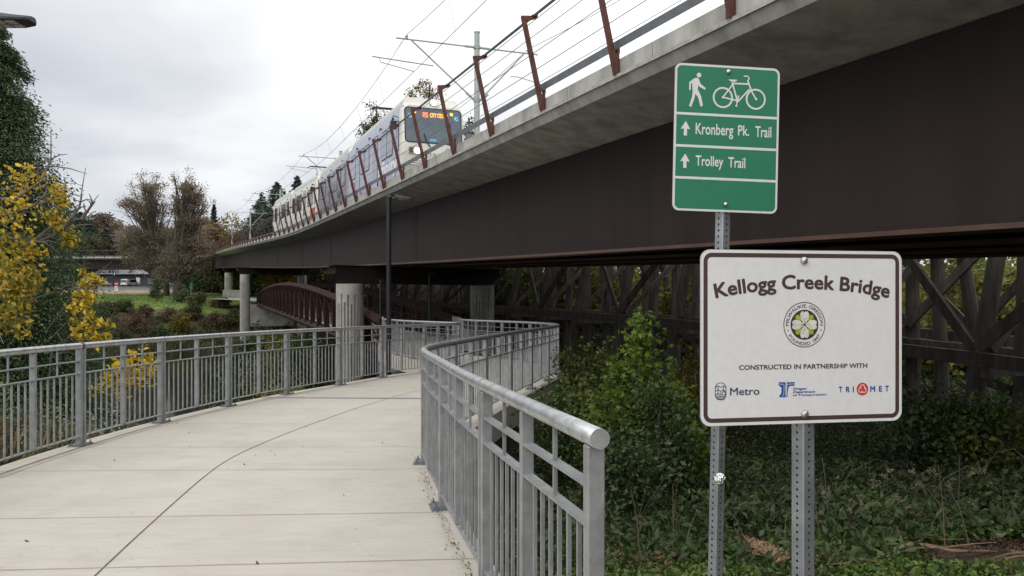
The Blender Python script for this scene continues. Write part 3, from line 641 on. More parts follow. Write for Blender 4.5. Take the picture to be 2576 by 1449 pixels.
# ------------------------------------------------------------------ street lamps
LED = mat('lamp_diffuser', (0.42, 0.43, 0.44), 0.35, 0, 0.15, 30)
LHEAD = mat('dark_blue_grey_paint', (0.016, 0.018, 0.023), 0.4, 0.3, 0.15, 5)
def lamp(label, base, top, d, arm, head, r=0.062, mtl=LHEAD, group='dark street lamps'):
    base = Vector(base); d = Vector(d).normalized(); up = Vector((0, 0, 1)); side = d.cross(up)
    root = thing('street_lamp', label, 'street lamp', base, group)
    m_ = MB(); m_.lathe(base, [(r*2, 0), (r*2, 0.03), (r*1.1, 0.05), (r, top)], 14); m_.build('pole', mtl, root)
    m_ = MB(); q = base+up*top; m_.lathe(q-up*0.02, [(r*1.25, 0), (r*1.25, 0.05), (r*0.3, 0.09)], 12); m_.tube([q-up*0.1, q-up*0.03+d*arm*0.4, q+d*arm], [0.035, 0.03, 0.03], 8); m_.build('arm', mtl, root)
    h0 = q+d*arm; w2 = head*0.2
    pr = [(-0.05, -0.03, 0.3), (0.0, -0.045, 0.75), (head*0.35, -0.06, 1.0), (head*0.75, -0.065, 1.0), (head*0.94, -0.06, 0.72), (head, -0.055, 0.35)]
    vs = []
    for x, zb, ww in pr:
        tp = 0.07 if x < head*0.5 else 0.07*(1.25-x/head*1.0)
        for sy, zz_ in ((-1, zb), (-1, zb+0.02), (-0.55, zb+tp+0.03), (0.55, zb+tp+0.03), (1, zb+0.02), (1, zb)): vs.append(h0+d*x+side*sy*ww*w2+up*(zz_+0.03))
    k = len(pr); fs = [(i*6+j, i*6+(j+1) % 6, (i+1)*6+(j+1) % 6, (i+1)*6+j) for i in range(k-1) for j in range(6)]+[(5, 4, 3, 2, 1, 0), tuple((k-1)*6+j for j in range(6))]
    hd = mesh_obj('lamp_head', vs, fs, mtl, root)
    m_ = MB()
    for j in range(4):
        for sy in (-0.5, 0.5): m_.box(h0+d*(head*(0.22+0.17*j))+side*sy*w2*0.8+up*(-0.038), (head*0.13, w2*0.62, 0.012), Matrix((d, side, up)).transposed())
    m_.build('led_panel', LED, hd)
    return root
lamp('dark street lamp overhead at the top left, only its flat head in view', (-5.95, 7.75, -0.75), 5.05, (1, -0.05, 0), 0.6, 0.68)
lamp('slim dark street lamp beside the left railing, standing in front of the bridge girder', (-3.44, 22.0, -0.9), 5.25, (1, 0.1, 0), 0.22, 0.42, 0.066)
lamp('dark lamp post on the near left end of the footbridge truss', FBa(36.2, 0, fz(36.2)+fh(36.2)), 1.7, (0.4, 0.9, 0), 0.2, 0.3, 0.05)
lamp('dark lamp post on the near right end of the footbridge truss, between two piers', FBa(36.6, 2.45, -0.4), 3.1, (0.4, 0.9, 0), 0.2, 0.3, 0.05)
for k, (Y, o) in enumerate(((77, 3.5), (88, 3.5), (68, 3.5))):
    lamp(('middle one of three thin lamp posts on the far truss of the footbridge', 'leftmost of three thin lamp posts on the far truss of the footbridge', 'rightmost of three thin lamp posts on the far truss of the footbridge')[k], FBa(Y, o, fz(Y)+fh(Y)), 1.9, (0.4, 0.9, 0), 0.2, 0.3, 0.05)
# ------------------------------------------------------------------ lettering
_tc = {}
def text2d(s, bold=0.0, shear=0.0, space=1.0):
    key = (s, bold, shear, space)
    if key in _tc: return _tc[key]
    cu = bpy.data.curves.new('lettering', 'FONT'); cu.body = s; cu.offset = bold; cu.shear = shear; cu.space_character = space; cu.resolution_u = 3
    o = bpy.data.objects.new('lettering', cu); COL.objects.link(o)
    dg = bpy.context.evaluated_depsgraph_get(); me = bpy.data.meshes.new_from_object(o.evaluated_get(dg))
    V = np.array([v.co[:2] for v in me.vertices]); F = [tuple(p.vertices) for p in me.polygons]
    bpy.data.objects.remove(o); bpy.data.curves.remove(cu); bpy.data.meshes.remove(me)
    _tc[key] = (V, F); return V, F
def text_fit(mb, s, fr, box, d, bold=0.0, shear=0.0, m=0, space=1.0):   # stretch the words over box (u0, v0, u1, v1)
    V, F = text2d(s, 0, shear, space)
    for k, (ox, oy) in enumerate(BOLD if bold else [(0, 0)]):
        a, b_ = V.min(0)-bold, V.max(0)+bold; U = (V+np.array([ox, oy])*bold-a)/(b_-a)
        mb.add([fr(box[0]+(box[2]-box[0])*u, box[1]+(box[3]-box[1])*v, d+0.00003*k) for u, v in U], F, m)
BOLD = [(0, 0), (1, 0), (-1, 0), (0, 1), (0, -1), (0.7, 0.7), (-0.7, 0.7), (0.7, -0.7), (-0.7, -0.7)]
def text_arc(mb, s, fr, c, r, a0, a1, h, d, inward=False, bold=0.0, m=0, space=1.0):
    V, F = text2d(s, 0, 0, space); xa, xb = V[:, 0].min()-bold, V[:, 0].max()+bold; sc = h
    for k, (ox, oy) in enumerate(BOLD if bold else [(0, 0)]):
        vs = []
        for x, y in V:
            t = a0+(a1-a0)*(x+ox*bold-xa)/(xb-xa); rr = r+(y+oy*bold)*sc if not inward else r-(y+oy*bold)*sc
            vs.append(fr(c[0]+rr*math.cos(t), c[1]+rr*math.sin(t), d+0.00003*k))
        mb.add(vs, F, m)
def circle(c, r, n=40, a0=0.0): return [(c[0]+r*math.cos(a0+2*math.pi*i/n), c[1]+r*math.sin(a0+2*math.pi*i/n)) for i in range(n)]
def ring(mb, fr, c, r0, r1, d, n=48, m=0, sx=1.0, a0=0, a1=2*math.pi):
    A = [(c[0]+r*sx*math.cos(a0+(a1-a0)*i/n), c[1]+r*math.sin(a0+(a1-a0)*i/n)) for i in range(n+1) for r in (r0, r1)]
    mb.add([fr(u, v, d) for u, v in A], [(2*i, 2*i+1, 2*i+3, 2*i+2) for i in range(n)], m)
def stroke(mb, fr, pts, w_, d, m=0):
    P = np.array(pts, float); k = len(P); T = np.gradient(P, axis=0) if k > 2 else np.repeat((P[1:]-P[:-1]), 2, 0)
    T = T/np.linalg.norm(T, axis=1)[:, None]; Nn = np.stack([-T[:, 1], T[:, 0]], 1)*w_/2
    vs = []
    for p, n_ in zip(P, Nn): vs += [fr(*(p-n_), d), fr(*(p+n_), d)]
    mb.add(vs, [(2*i, 2*i+2, 2*i+3, 2*i+1) for i in range(k-1)], m)
def rrect(x0, y0, x1, y1, r, n=8):
    o = []
    for cx, cy, a in ((x1-r, y1-r, 0), (x0+r, y1-r, 90), (x0+r, y0+r, 180), (x1-r, y0+r, 270)):
        for i in range(n+1): t = R(a+90*i/n); o.append((cx+r*math.cos(t), cy+r*math.sin(t)))
    return o
def frame_ring(mb, A, B, fr, d, m=0):
    n = len(A); mb.add([fr(u, v, d) for u, v in A]+[fr(u, v, d) for u, v in B], [(i, (i+1) % n, n+(i+1) % n, n+i) for i in range(n)], m)
# ------------------------------------------------------------------ light rail cars
WRAP = mat('periwinkle_wrap', (0.40, 0.43, 0.53), 0.35, 0, 0.12, 0.6, col2=(0.35, 0.38, 0.48))
WRAPG = mat('slate_grey_wrap', (0.15, 0.16, 0.20), 0.35, 0, 0.2, 0.6)
CREAM = mat('cream_paint', (0.66, 0.65, 0.60), 0.4, 0, 0.1, 1.5)
CREAMR = mat('weathered_cream_roof', (0.50, 0.50, 0.47), 0.55, 0, 0.25, 2)
GLASS = mat('dark_tinted_glass', (0.03, 0.035, 0.045), 0.06, 0, 0.3, 1.2, spec=0.8)
WSG = mat('windscreen_glass', (0.10, 0.13, 0.16), 0.1, 0, 0.35, 1.5, spec=0.8)
RUBBER = mat('black_rubber', (0.02, 0.02, 0.024), 0.6, 0, 0.2, 5)
REDP = mat('red_panel', (0.42, 0.04, 0.035), 0.45, 0, 0.15, 2)
MAGENTA = mat('magenta_art', (0.42, 0.12, 0.30), 0.45, 0, 0.3, 1)
WHITEL = mat('white_lettering', (0.80, 0.80, 0.82), 0.5, 0, 0.05, 3)
GREYL = mat('grey_lettering', (0.13, 0.14, 0.17), 0.5, 0, 0.05, 3)
BLUEI = mat('light_blue_sticker', (0.10, 0.42, 0.70), 0.5, 0, 0.05, 3)
LAMPON = mat('lit_headlight', (1, 0.93, 0.75), 0.3, emit=((1.0, 0.86, 0.58), 6.0))
ORANGE = mat('orange_led', (1, 0.3, 0.02), 0.4, emit=((1.0, 0.30, 0.015), 2.2))
ORANGE2 = mat('salmon_led_bars', (1, 0.3, 0.1), 0.4, emit=((1.0, 0.17, 0.06), 1.0))
TLRED = mat('dark_red_lens', (0.12, 0.03, 0.03), 0.3, 0, 0.2, 8)
SKIN = mat('orange_brown_seat', (0.5, 0.25, 0.08), 0.6)
def rail_car(s0, wrapped, label):
    base = bridge(s0, 2.68, 0.40); ex = (bridge(s0+26, 2.68, 0.40)-base).normalized(); ey = Vector((0, 0, 1)).cross(ex).normalized(); ez = ex.cross(ey)
    root = thing('light_rail_car', label, 'train', base, 'coupled light rail cars'); root.rotation_euler = Matrix((ex, ey, ez)).transposed().to_euler()
    Lc = 26.8; W2 = 1.40
    CS = [(1.30, 0.30), (1.36, 0.55), (W2, 0.95), (W2, 1.5), (W2, 1.92), (W2, 2.6), (1.39, 3.0), (1.345, 3.32), (1.20, 3.50)]
    def nose(h): return float(np.interp(h, [0.3, 0.95, 1.25, 1.92, 3.48], [0.55, 0.10, 0.0, 0.03, 0.26]))
    half = Lc/2-0.35
    wrap = WRAP if wrapped else CREAM
    for sec, (xa, xb, nose_at) in enumerate(((0, half, 'front'), (Lc-half, Lc, 'rear'))):
        secs = []
        xs = [0.0, 0.06, 0.28, half] if nose_at == 'front' else [xa, Lc-0.28, Lc-0.06, Lc]
        for x in xs:
            e_ = x if nose_at == 'front' else Lc-x
            shr = 0.89 if e_ < 0.01 else (0.965 if e_ < 0.1 else 1.0)
            ring_ = []
            for y, h in CS:
                off = nose(h) if e_ < 1.0 else 0; xx = x+off if nose_at == 'front' else x-off
                ring_.append((xx, y*shr, h))
            secs.append(ring_+[(p[0], -p[1], p[2]) for p in reversed(ring_)])
        n = len(secs[0]); vs = [p for r_ in secs for p in r_]; fs, mi = [], []
        for i in range(3):
            for j in range(n):
                fs.append((i*n+j, i*n+(j+1) % n, (i+1)*n+(j+1) % n, (i+1)*n+j)); k = j if j < 9 else n-2-j
                front = (i < 2) if nose_at == 'front' else (i > 0)
                mi.append(1 if front else (2 if (wrapped and k < 1) else (3 if k >= 7 else (4 if k >= 5 else 0))))
        for e_, i0 in ((0, 0), (1, 3*n)):
            for j in range(8): fs.append((i0+j, i0+n-1-j, i0+n-2-j, i0+j+1) if e_ else (i0+j, i0+j+1, i0+n-2-j, i0+n-1-j)); mi.append(1)
        if wrapped and sec == 1: mats = [WRAPG, CREAM, WRAPG, CREAMR, WRAP]
        else: mats = [wrap, CREAM, wrap if wrapped else CREAMR, CREAMR, wrap]
        bo = mesh_obj('body', vs, fs, mats, root, mi, local=True)
        for p in bo.data.polygons: p.use_smooth = False
        # roof fairing, sloped at both ends
        m_ = MB(); x0, x1 = (0.30, half-0.2) if nose_at == 'front' else (xa+0.2, Lc-0.30)
        prof = [(-1.26, 3.44), (-1.22, 3.62), (-1.08, 3.88), (1.08, 3.88), (1.22, 3.62), (1.26, 3.44)]
        vs = []
        for x, e_ in ((x0, 0), (x0+0.34, 1), (x1-0.34, 1), (x1, 0)): vs += [(x+(0.16 if not e_ and x == x0 and h > 3.5 else 0)-(0.16 if not e_ and x == x1 and h > 3.5 else 0)+(0 if e_ else (0.12 if x == x0 else -0.12)*(h > 3.7)), y, h) for y, h in prof]
        m_.add(vs, [(i*6+j, i*6+(j+1) % 6, (i+1)*6+(j+1) % 6, (i+1)*6+j) for i in range(3) for j in range(6)]+[(5, 4, 3, 2, 1, 0), tuple(18+j for j in range(6))])
        m_.m[-2:] = [1, 1]
        for i in range(6): m_.m[i] = 1
        if wrapped and sec == 0:
            for i in range(6, 12): m_.m[i] = 2 if i-6 in (0, 4) else 0
        m_.build('roof_fairing', [CREAMR, CREAM, WRAP], root, local=True)
    m_ = MB(); m_.box((Lc/2, 0, 1.9), (0.9, 2.36, 3.0)); m_.build('articulation_bellows', RUBBER, root, local=True)
    m_ = MB()
    for x in (3.2, 5.0, Lc/2-.9, Lc/2+.9, Lc-5, Lc-3.2):
        for y in (-0.72, 0.72): m_.tube([(x, y-0.06, 0.33), (x, y+0.06, 0.33)], 0.33, 16)
    m_.box((Lc/2, 0, 0.36), (20, 2.0, 0.3)); m_.build('bogie', BLACK, root, local=True)
    # side windows and doors, both sides
    def side_panel(name, xa, xb, ha, hb, sd, frame=0.055, glass=GLASS, r=0.14, fr_m=RUBBER):
        fr = lambda u, v, d: (u, sd*(W2+d-0.004*0), v); rr = (xa, ha, xb, hb)
        m_ = MB(); m_.prism(rrect(xa-frame, ha-frame, xb+frame, hb+frame, r+frame), fr, -0.02, 0.012); o_ = m_.build(name, fr_m, root, local=True)
        m_ = MB(); m_.prism(rrect(xa, ha, xb, hb, r), fr, 0.0, 0.018); m_.build('pane', glass, o_, local=True); return o_
    wins = [(0.50, 0.92), (1.65, 2.75), (2.85, 3.95), (7.0, 8.15), (8.3, 9.4), (10.9+0.0, 12.2), (14.4, 15.6), (17.4, 18.5), (18.6, 19.7), (22.6, 23.7), (23.8, 24.9), (25.75, 26.2)]
    GW = mat('wrapped_window_film', (0.27, 0.30, 0.39), 0.15, 0, 0.3, 1.0, spec=0.7) if wrapped else GLASS
    for sd in (1, -1):
        for xa, xb in wins: side_panel('window', xa, xb, 1.62, 2.82, sd, glass=GW if xa < 13 else GLASS)
        for xa in (4.9, 9.55-0.0, 16.0, 20.4):
            m_ = MB(); fr = lambda u, v, d: (u, sd*(W2+d), v); xb = xa+1.25
            m_.prism(rrect(xa, 0.42, xb, 2.95, 0.1), fr, -0.02, 0.01); dm = (WRAP if xa < 13 else WRAPG) if wrapped else CREAMR
            do = m_.build('door', RUBBER, root, local=True)
            for q0, q1 in ((xa+0.04, xa+0.61), (xa+0.64, xb-0.04)):
                m_ = MB(); m_.prism(rrect(q0, 0.46, q1, 2.91, 0.08), fr, 0.0, 0.015); m_.build('door_leaf', dm, do, local=True)
                m_ = MB(); m_.prism(rrect(q0+0.1, 1.0, q1-0.1, 2.75, 0.1), fr, 0.0, 0.02); m_.build('pane', GW if xa < 13 else GLASS, do, local=True)
        m_ = MB()
        fr = lambda u, v, d: (u, sd*(W2+d-0.015*max(0, (v-2.7)/0.3)), v)
        for xa in (1.5, 4.1, 6.8, 10.3, 15.2, 19.9, 24.2): m_.prism([(xa, 3.06), (xa+0.14, 3.06), (xa+0.14, 3.14), (xa, 3.14)], fr, -0.01, 0.03); m_.prism([(xa+0.35, 3.04), (xa+0.40, 3.04), (xa+0.40, 3.2), (xa+0.35, 3.2)], fr, -0.01, 0.02)
        m_.build('side_fitting', BLACK, root, local=True)
    frs = lambda u, v, d: (u, W2+d-(0.010+0.05*max(0, v-2.98) if v > 2.6 else 0), v)
    if wrapped:
        m_ = MB(); text_fit(m_, 'xfinity', lambda u, v, d: frs(-u, v, d), (-4.75, 0.62, -0.75, 1.52), 0.006, bold=0.03); m_.build('lettering', WHITEL, root, local=True)
        m_ = MB(); text_fit(m_, '\u2014 the fastest Internet.', lambda u, v, d: frs(-u, v, d), (-22.6, 2.94, -14.4, 3.24), 0.008, bold=0.01); m_.build('lettering', WHITEL, root, local=True)
        m_ = MB(); m_.prism([(8.9, 0.5), (10.9, 0.5), (12.6, 1.5), (11.2, 1.4), (9.9, 1.2)], frs, -0.01, 0.004); m_.prism([(6.5, 0.5), (7.4, 0.5), (7.2, 1.0), (6.8, 0.9)], frs, -0.01, 0.004); m_.build('art_panel', MAGENTA, root, local=True)
    else:
        for sd in (1, -1):
            m_ = MB(); fr = lambda u, v, d: (u, sd*(W2+d), v)
            m_.prism([(0.55, 0.5), (3.0, 0.5), (2.6, 1.35), (0.45, 1.35)], fr, -0.01, 0.006); m_.prism([(25.2, 0.5), (26.3, 0.5), (26.4, 1.2), (25.5, 1.2)], fr, -0.01, 0.006); m_.build('red_panel', REDP, root, local=True)
            m_ = MB(); m_.prism([(0.5, 0.5), (26.3, 0.5), (26.3, 0.36), (0.5, 0.36)], fr, -0.03, 0.003); m_.build('skirt', WRAPG, root, local=True)
    # front: windscreen, lights, sign, mirrors, wipers
    fr = lambda u, v, d: (nose(v)-d, -u, v)      # u to the viewer's right, v up
    m_ = MB(); A = rrect(-1.24, 1.90, 1.24, 3.42, 0.17); m_.prism(A, fr, -0.05, 0.012); m_.build('windscreen_gasket', RUBBER, root, local=True)
    m_ = MB(); m_.prism(rrect(-1.19, 1.95, 1.19, 3.37, 0.14), fr, -0.04, 0.018); ws = m_.build('windscreen', WSG, root, local=True)
    m_ = MB(); m_.lathe((0, 0, 0), [(0.135, 0), (0.15, 0.06), (0.13, 0.09)], 20); m_.v = [(0.38-z, -x-0.04, 3.68+y) for x, y, z in m_.v]; m_.build('top_light_rim', RUBBER, root, local=True)
    m_ = MB(); m_.lathe((0, 0, 0), [(0.125, 0.085), (0.11, 0.13), (0.05, 0.15)], 20); m_.v = [(0.38-z, -x-0.04, 3.68+y) for x, y, z in m_.v]; m_.build('top_light', LAMPON, root, local=True)
    for sg in (-1, 1):
        m_ = MB(); m_.prism(rrect(sg*0.80-0.28, 1.42, sg*0.80+0.28, 1.73, 0.04), fr, -0.03, 0.02); hs_ = m_.build('headlight_surround', mat('headlight_bezel', (0.30, 0.27, 0.22), 0.5), root, local=True)
        m_ = MB(); m_.prism(rrect(sg*0.72-0.13-0.0, 1.47, sg*0.72+0.13, 1.68, 0.08), fr, 0.0, 0.035); m_.build('headlight', LAMPON, hs_, local=True)
        for v in (1.475, 1.585):
            m_ = MB(); m_.prism(rrect(sg*0.98-0.07, v, sg*0.98+0.07, v+0.095, 0.02), fr, 0.0, 0.03); m_.build('tail_light', TLRED, hs_, local=True)
        m_ = MB(); m_.prism(rrect(sg*0.80-0.06, 3.16, sg*0.80+0.06, 3.28, 0.02), fr, 0.0, 0.024); m_.build('marker_light', ORANGE, ws, local=True)
        m_ = MB(); m_.prism(rrect(sg*1.0-0.10, 2.94, sg*1.0+0.10, 3.14, 0.01), fr, 0.0, 0.022); ac = m_.build('access_sticker', BLUEI, ws, local=True)
        m_ = MB(); c = (sg*1.0, 3.02); ring(m_, fr, c, 0.038, 0.052, 0.0235, 20, a0=2.2, a1=6.6); stroke(m_, fr, [(c[0]-0.02, c[1]+0.075), (c[0]-0.015, c[1]+0.012), (c[0]+0.04, c[1]+0.008), (c[0]+0.06, c[1]-0.05)], 0.014, 0.024); m_.flat(circle((c[0]-0.02, c[1]+0.095), 0.014, 10), fr, 0.0238); m_.build('pictogram', WHITEL, ac, local=True)
        m_ = MB(); m_.tube([(0.75, sg*1.3, 3.02), (0.55, sg*1.62, 3.04), (0.50, sg*1.66, 2.98), (0.50, sg*1.66, 2.78)] if sg > 0 else [(0.3, -1.25, 2.78), (0.22, -1.52, 2.78), (0.2, -1.58, 2.7), (0.2, -1.58, 2.45)], 0.018, 8); ma = m_.build('mirror_arm', BLACK, root, local=True)
        m_ = MB(); m_.box((0.52 if sg > 0 else 0.2, sg*(1.62 if sg > 0 else 1.58), 2.65 if sg > 0 else 2.28), (0.14, 0.27, 0.36)); bevel(m_.build('mirror', BLACK if sg > 0 else GREYL, ma, local=True), 0.04, 3)
    m_ = MB(); stroke(m_, fr, [(-0.16, 1.74), (-0.34, 2.0), (-0.42, 2.30)], 0.05, 0.05); stroke(m_, fr, [(0.66, 1.86), (0.74, 2.3), (0.72, 2.78)], 0.04, 0.05); stroke(m_, fr, [(0.66, 1.86), (0.82, 2.16), (0.98, 2.22)], 0.03, 0.052); m_.build('wiper', BLACK, root, local=True)
    m_ = MB()
    for k in range(5): m_.prism([(-0.46, 3.01+0.045*k), (-0.22, 3.01+0.045*k), (-0.22, 3.037+0.045*k), (-0.46, 3.037+0.045*k)], fr, 0.015, 0.022)
    ds = m_.build('destination_sign', ORANGE2, ws, local=True)
    m_ = MB(); text_fit(m_, 'CITY CENTER', fr, (-0.14, 3.03, 0.66, 3.21), 0.0225, bold=0.02); m_.build('lettering', ORANGE, ds, local=True)
    m_ = MB(); m_.add([fr(u, v, 0.02) for u, v in ((-0.18, 2.0), (0.1, 2.0), (0.1, 2.1), (-0.18, 2.1))], [(0, 1, 2, 3)]); m_.build('dashboard_card', BLUEI, ws, local=True)
    f2 = lambda u, v, d: (0.30+0.16+0.06-d, -u, v)
    if wrapped: m_ = MB(); text_fit(m_, '05', lambda u, v, d: (0.46+(v-3.62)*0.5-d, -u, v), (0.48, 3.57, 0.66, 3.72), 0.022, bold=0.005); m_.build('number', GREYL, root, local=True)
    m_ = MB(); text_fit(m_, 'T', fr, (-0.20, 1.36, -0.12, 1.50), 0.006); text_fit(m_, 'R', fr, (0.0, 1.36, 0.08, 1.50), 0.006); text_fit(m_, 'I', fr, (0.20, 1.36, 0.225, 1.50), 0.006)
    for k, ch in enumerate('MET'): text_fit(m_, ch, fr, (0.56+0.17*k, 1.36, 0.66+0.17*k, 1.50), 0.006)
    m_.build('lettering', GREYL, root, local=True)
    m_ = MB(); ring(m_, fr, (0.38, 1.43), 0.055, 0.085, 0.006, 28); ring(m_, fr, (0.38, 1.43), 0.0, 0.03, 0.007, 16); m_.build('round_emblem', REDP, root, local=True)
    m_ = MB()
    for k in range(3): m_.box((0.08, 0, 1.02+0.085*k), (0.12, 2.2, 0.035))
    m_.box((0.2, 0, 0.7), (0.3, 0.5, 0.28)); m_.build('bumper', CREAM, root, local=True)
    # pantograph
    px = 8.4 if wrapped else 6.0
    m_ = MB(); zr = 3.88; hz = 5.15
    for y in (-0.5, 0.5):
        m_.tube([(px+1.5, y, zr+0.05), (px-0.6, y*0.8, zr+0.62), (px+0.9, y*0.6, hz)], 0.028, 6)
    m_.tube([(px+1.5, -0.6, zr+0.08), (px+1.5, 0.6, zr+0.08)], 0.05, 8); m_.box((px+1.4, 0, zr+0.03), (1.2, 1.3, 0.1))
    pg = m_.build('pantograph', BLACK, root, local=True)
    m_ = MB(); m_.tube([(px+0.9, -0.95, hz-0.12), (px+0.9, -0.7, hz+0.03), (px+0.9, 0.7, hz+0.03), (px+0.9, 0.95, hz-0.12)], 0.035, 8); m_.tube([(px+1.2, -0.7, hz+0.03), (px+1.2, 0.7, hz+0.03)], 0.03, 8); m_.build('contact_bar', BLACK, pg, local=True)
    return root
sF = s_of_Y(32.1)
rail_car(sF, True, 'front light rail car with cream face, lit headlights and periwinkle advertising wrap')
rail_car(sF+27.5, False, 'white rear light rail car with red end panels, coupled behind the wrapped one')
# ------------------------------------------------------------------ signs on square perforated posts
def homography(src, dst):
    A = []
    for (x, y), (u, v) in zip(src, dst): A += [[x, y, 1, 0, 0, 0, -u*x, -u*y, -u], [0, 0, 0, x, y, 1, -v*x, -v*y, -v]]
    H = np.linalg.svd(np.array(A, float))[2][-1].reshape(3, 3); return H
SIGNPOST = mat('perforated_galvanised_post', (0.34, 0.36, 0.38), 0.4, 0.6, 0.35, 7, bump=0.05, bscale=50)
def perforated(name, h, wd, parent, pitch=0.0254, hole=0.0056):
    m_ = MB(); n = int(h/pitch); a = wd/2; q = pitch/2; inner = a-0.003
    oc = [(math.cos(R(45*k)), math.sin(R(45*k))) for k in range(8)]; sq = [(1, 0), (1, 1), (0, 1), (-1, 1), (-1, 0), (-1, -1), (0, -1), (1, -1)]
    for ax, ay in ((1, 0), (0, 1), (-1, 0), (0, -1)):
        nx_, ny_ = ax, ay; tx, ty = -ay, ax
        P = lambda u, z, dd: (nx_*dd+tx*u, ny_*dd+ty*u, z)
        aa = a-0.004
        for k in range(n):
            zc = pitch*(k+0.5)
            vs = [P(sx*q if False else sx*aa, zc+sy*q, a) for sx, sy in sq]+[P(hole*c, zc+hole*s, a) for c, s in oc]+[P(hole*c, zc+hole*s, a-0.004) for c, s in oc]
            fs = [(i, (i+1) % 8, 8+(i+1) % 8, 8+i) for i in range(8)]+[(8+i, 8+(i+1) % 8, 16+(i+1) % 8, 16+i) for i in range(8)]
            m_.add(vs, fs)
        m_.add([P(aa, 0, a), P(aa, n*pitch, a), (nx_*aa+tx*a, ny_*aa+ty*a, n*pitch), (nx_*aa+tx*a, ny_*aa+ty*a, 0)], [(0, 1, 2, 3)])
    o = m_.build(name, SIGNPOST, parent, local=True)
    m_ = MB(); 
    return o
def retro(name, col):
    m = mat(name, col, 0.45, 0, 0.06, 40); t = m.node_tree; b = t.nodes['Principled BSDF']
    wv = t.nodes.new('ShaderNodeTexWave'); wv.bands_direction = 'Y'; wv.inputs['Scale'].default_value = 12; wv.inputs['Distortion'].default_value = 1.5; wv.inputs['Detail'].default_value = 2
    tcn = t.nodes.new('ShaderNodeTexCoord'); t.links.new(tcn.outputs['Object'], wv.inputs['Vector'])
    mr = t.nodes.new('ShaderNodeMapRange'); mr.inputs[3].default_value = 0.93; mr.inputs[4].default_value = 1.0; t.links.new(wv.outputs[0], mr.inputs[0])
    hs = t.nodes.new('ShaderNodeHueSaturation'); old = b.inputs['Base Color'].links[0].from_socket; t.links.new(old, hs.inputs['Color']); t.links.new(mr.outputs[0], hs.inputs['Value']); t.links.new(hs.outputs[0], b.inputs['Base Color'])
    return m
SW = retro('white_reflective_sheet', (0.66, 0.66, 0.66)); SG = retro('green_reflective_sheet', (0.008, 0.17, 0.085)); SBR = mat('brown_sign_ink', (0.055, 0.030, 0.024), 0.5, 0, 0.1, 5)
ALU = mat('sign_back_aluminium', (0.5, 0.5, 0.5), 0.4, 0.7, 0.1, 5)
NAVY = mat('navy_ink', (0.02, 0.04, 0.085), 0.5); BLUEK = mat('blue_ink', (0.015, 0.075, 0.32), 0.5); REDK = mat('red_ink', (0.55, 0.045, 0.03), 0.5); LIME = mat('lime_ink', (0.30, 0.45, 0.03), 0.5); PETAL = mat('petal_ink', (0.68, 0.66, 0.60), 0.5, 0, 0.3, 60)
DARKI = mat('dark_ink', (0.045, 0.028, 0.026), 0.5)
def sign_frame(TL, yaw, roll=0.0):           # local x along the sign, z up, -y to the viewer; origin at TL
    ex = Vector((math.cos(yaw), math.sin(yaw), 0)); ey = Vector((-math.sin(yaw), math.cos(yaw), 0)); Mx = Matrix((ex, ey, Vector((0, 0, 1)))).transposed()
    return Mx @ Matrix.Rotation(roll, 3, 'Y')
def sign_thing(name, label, corners_px, W, H, YL, YR, post_x, post_w, ground_z, roll=0.0, top_extra=0.02):
    TL = at(corners_px[0][0], corners_px[0][1], YL); TR_ = at(corners_px[1][0], corners_px[1][1], YR); yaw = math.atan2(YR-YL, TR_.x-TL.x)
    Mx = sign_frame(TL, yaw, roll); Rz = sign_frame(TL, yaw)
    # post foot straight below
    p_top = TL+Mx @ Vector((post_x, 0.006+post_w/2*1.0, top_extra))
    return TL, Mx, yaw, p_top
def build_sign(name, label, TL, Mx, W, H, post_off, post_w, post_top, group=None, post_yaw=0.12):
    # post: leans with the sign's roll; its foot is found on the ground
    up = Mx @ Vector((0, 0, 1)); ptop = TL+Mx @ Vector((post_off, 0.004+post_w*0.62, post_top))
    g = float(ground(ptop.x, ptop.y))-0.5; Lp = (ptop.z-g)/up.z; foot = ptop-up*Lp
    root = thing(name, label, 'sign', foot, group); root.rotation_euler = Mx.to_euler()
    Mi = Mx.transposed(); o0 = Mi @ (TL-foot)
    pm = perforated('post', Lp, post_w, root); pm.rotation_euler = (0, 0, post_yaw)
    fr = lambda u, v, d: tuple(o0+Vector((u, -d, v)))        # u right from the left edge, v up from the top edge
    return root, fr, o0
# --- bridge name sign
cK = [(165, 80), (1545, 95), (1550, 1250), (180, 1290)]
YLk, YRk = 2.70, 2.832
k2d = lambda p: ((2700+p[0]/1.705)*0.62891, (950+p[1]/1.705)*0.62891)
WK, HK = 0.766, 0.605
TLk = at(*k2d((172, 80)), YLk); TRk = at(*k2d((1547, 95)), YRk); yawk = math.atan2(YRk-YLk, TRk.x-TLk.x); WK = math.hypot(TRk.x-TLk.x, YRk-YLk)
Mk = sign_frame(TLk, yawk)
HK = TLk.z-at(*k2d((180, 1290)), YLk).z
root, fr, o0 = build_sign('bridge_name_sign', 'white sign with brown border reading Kellogg Creek Bridge, on a wide square perforated post', TLk, Mk, WK, HK, 0.405, 0.0575, -0.01, 'signs on perforated posts', 0.30)
Hk = homography([(172, 80), (1547, 95), (1550, 1250), (180, 1290)], [(0, 0), (WK, 0), (WK, -HK), (0, -HK)])
def K(x, y):
    v = Hk @ np.array([x, y, 1.0]); return (v[0]/v[2], v[1]/v[2])
m_ = MB(); m_.prism(rrect(0, -HK, WK, 0, 0.036, 10), fr, -0.003, 0.0); panel = m_.build('sign_panel', [ALU], root, local=True)
m_ = MB(); m_.flat(rrect(0.0012, -HK+0.0012, WK-0.0012, -0.0012, 0.035, 10), fr, 0.0005); m_.build('white_face', SW, panel, local=True)
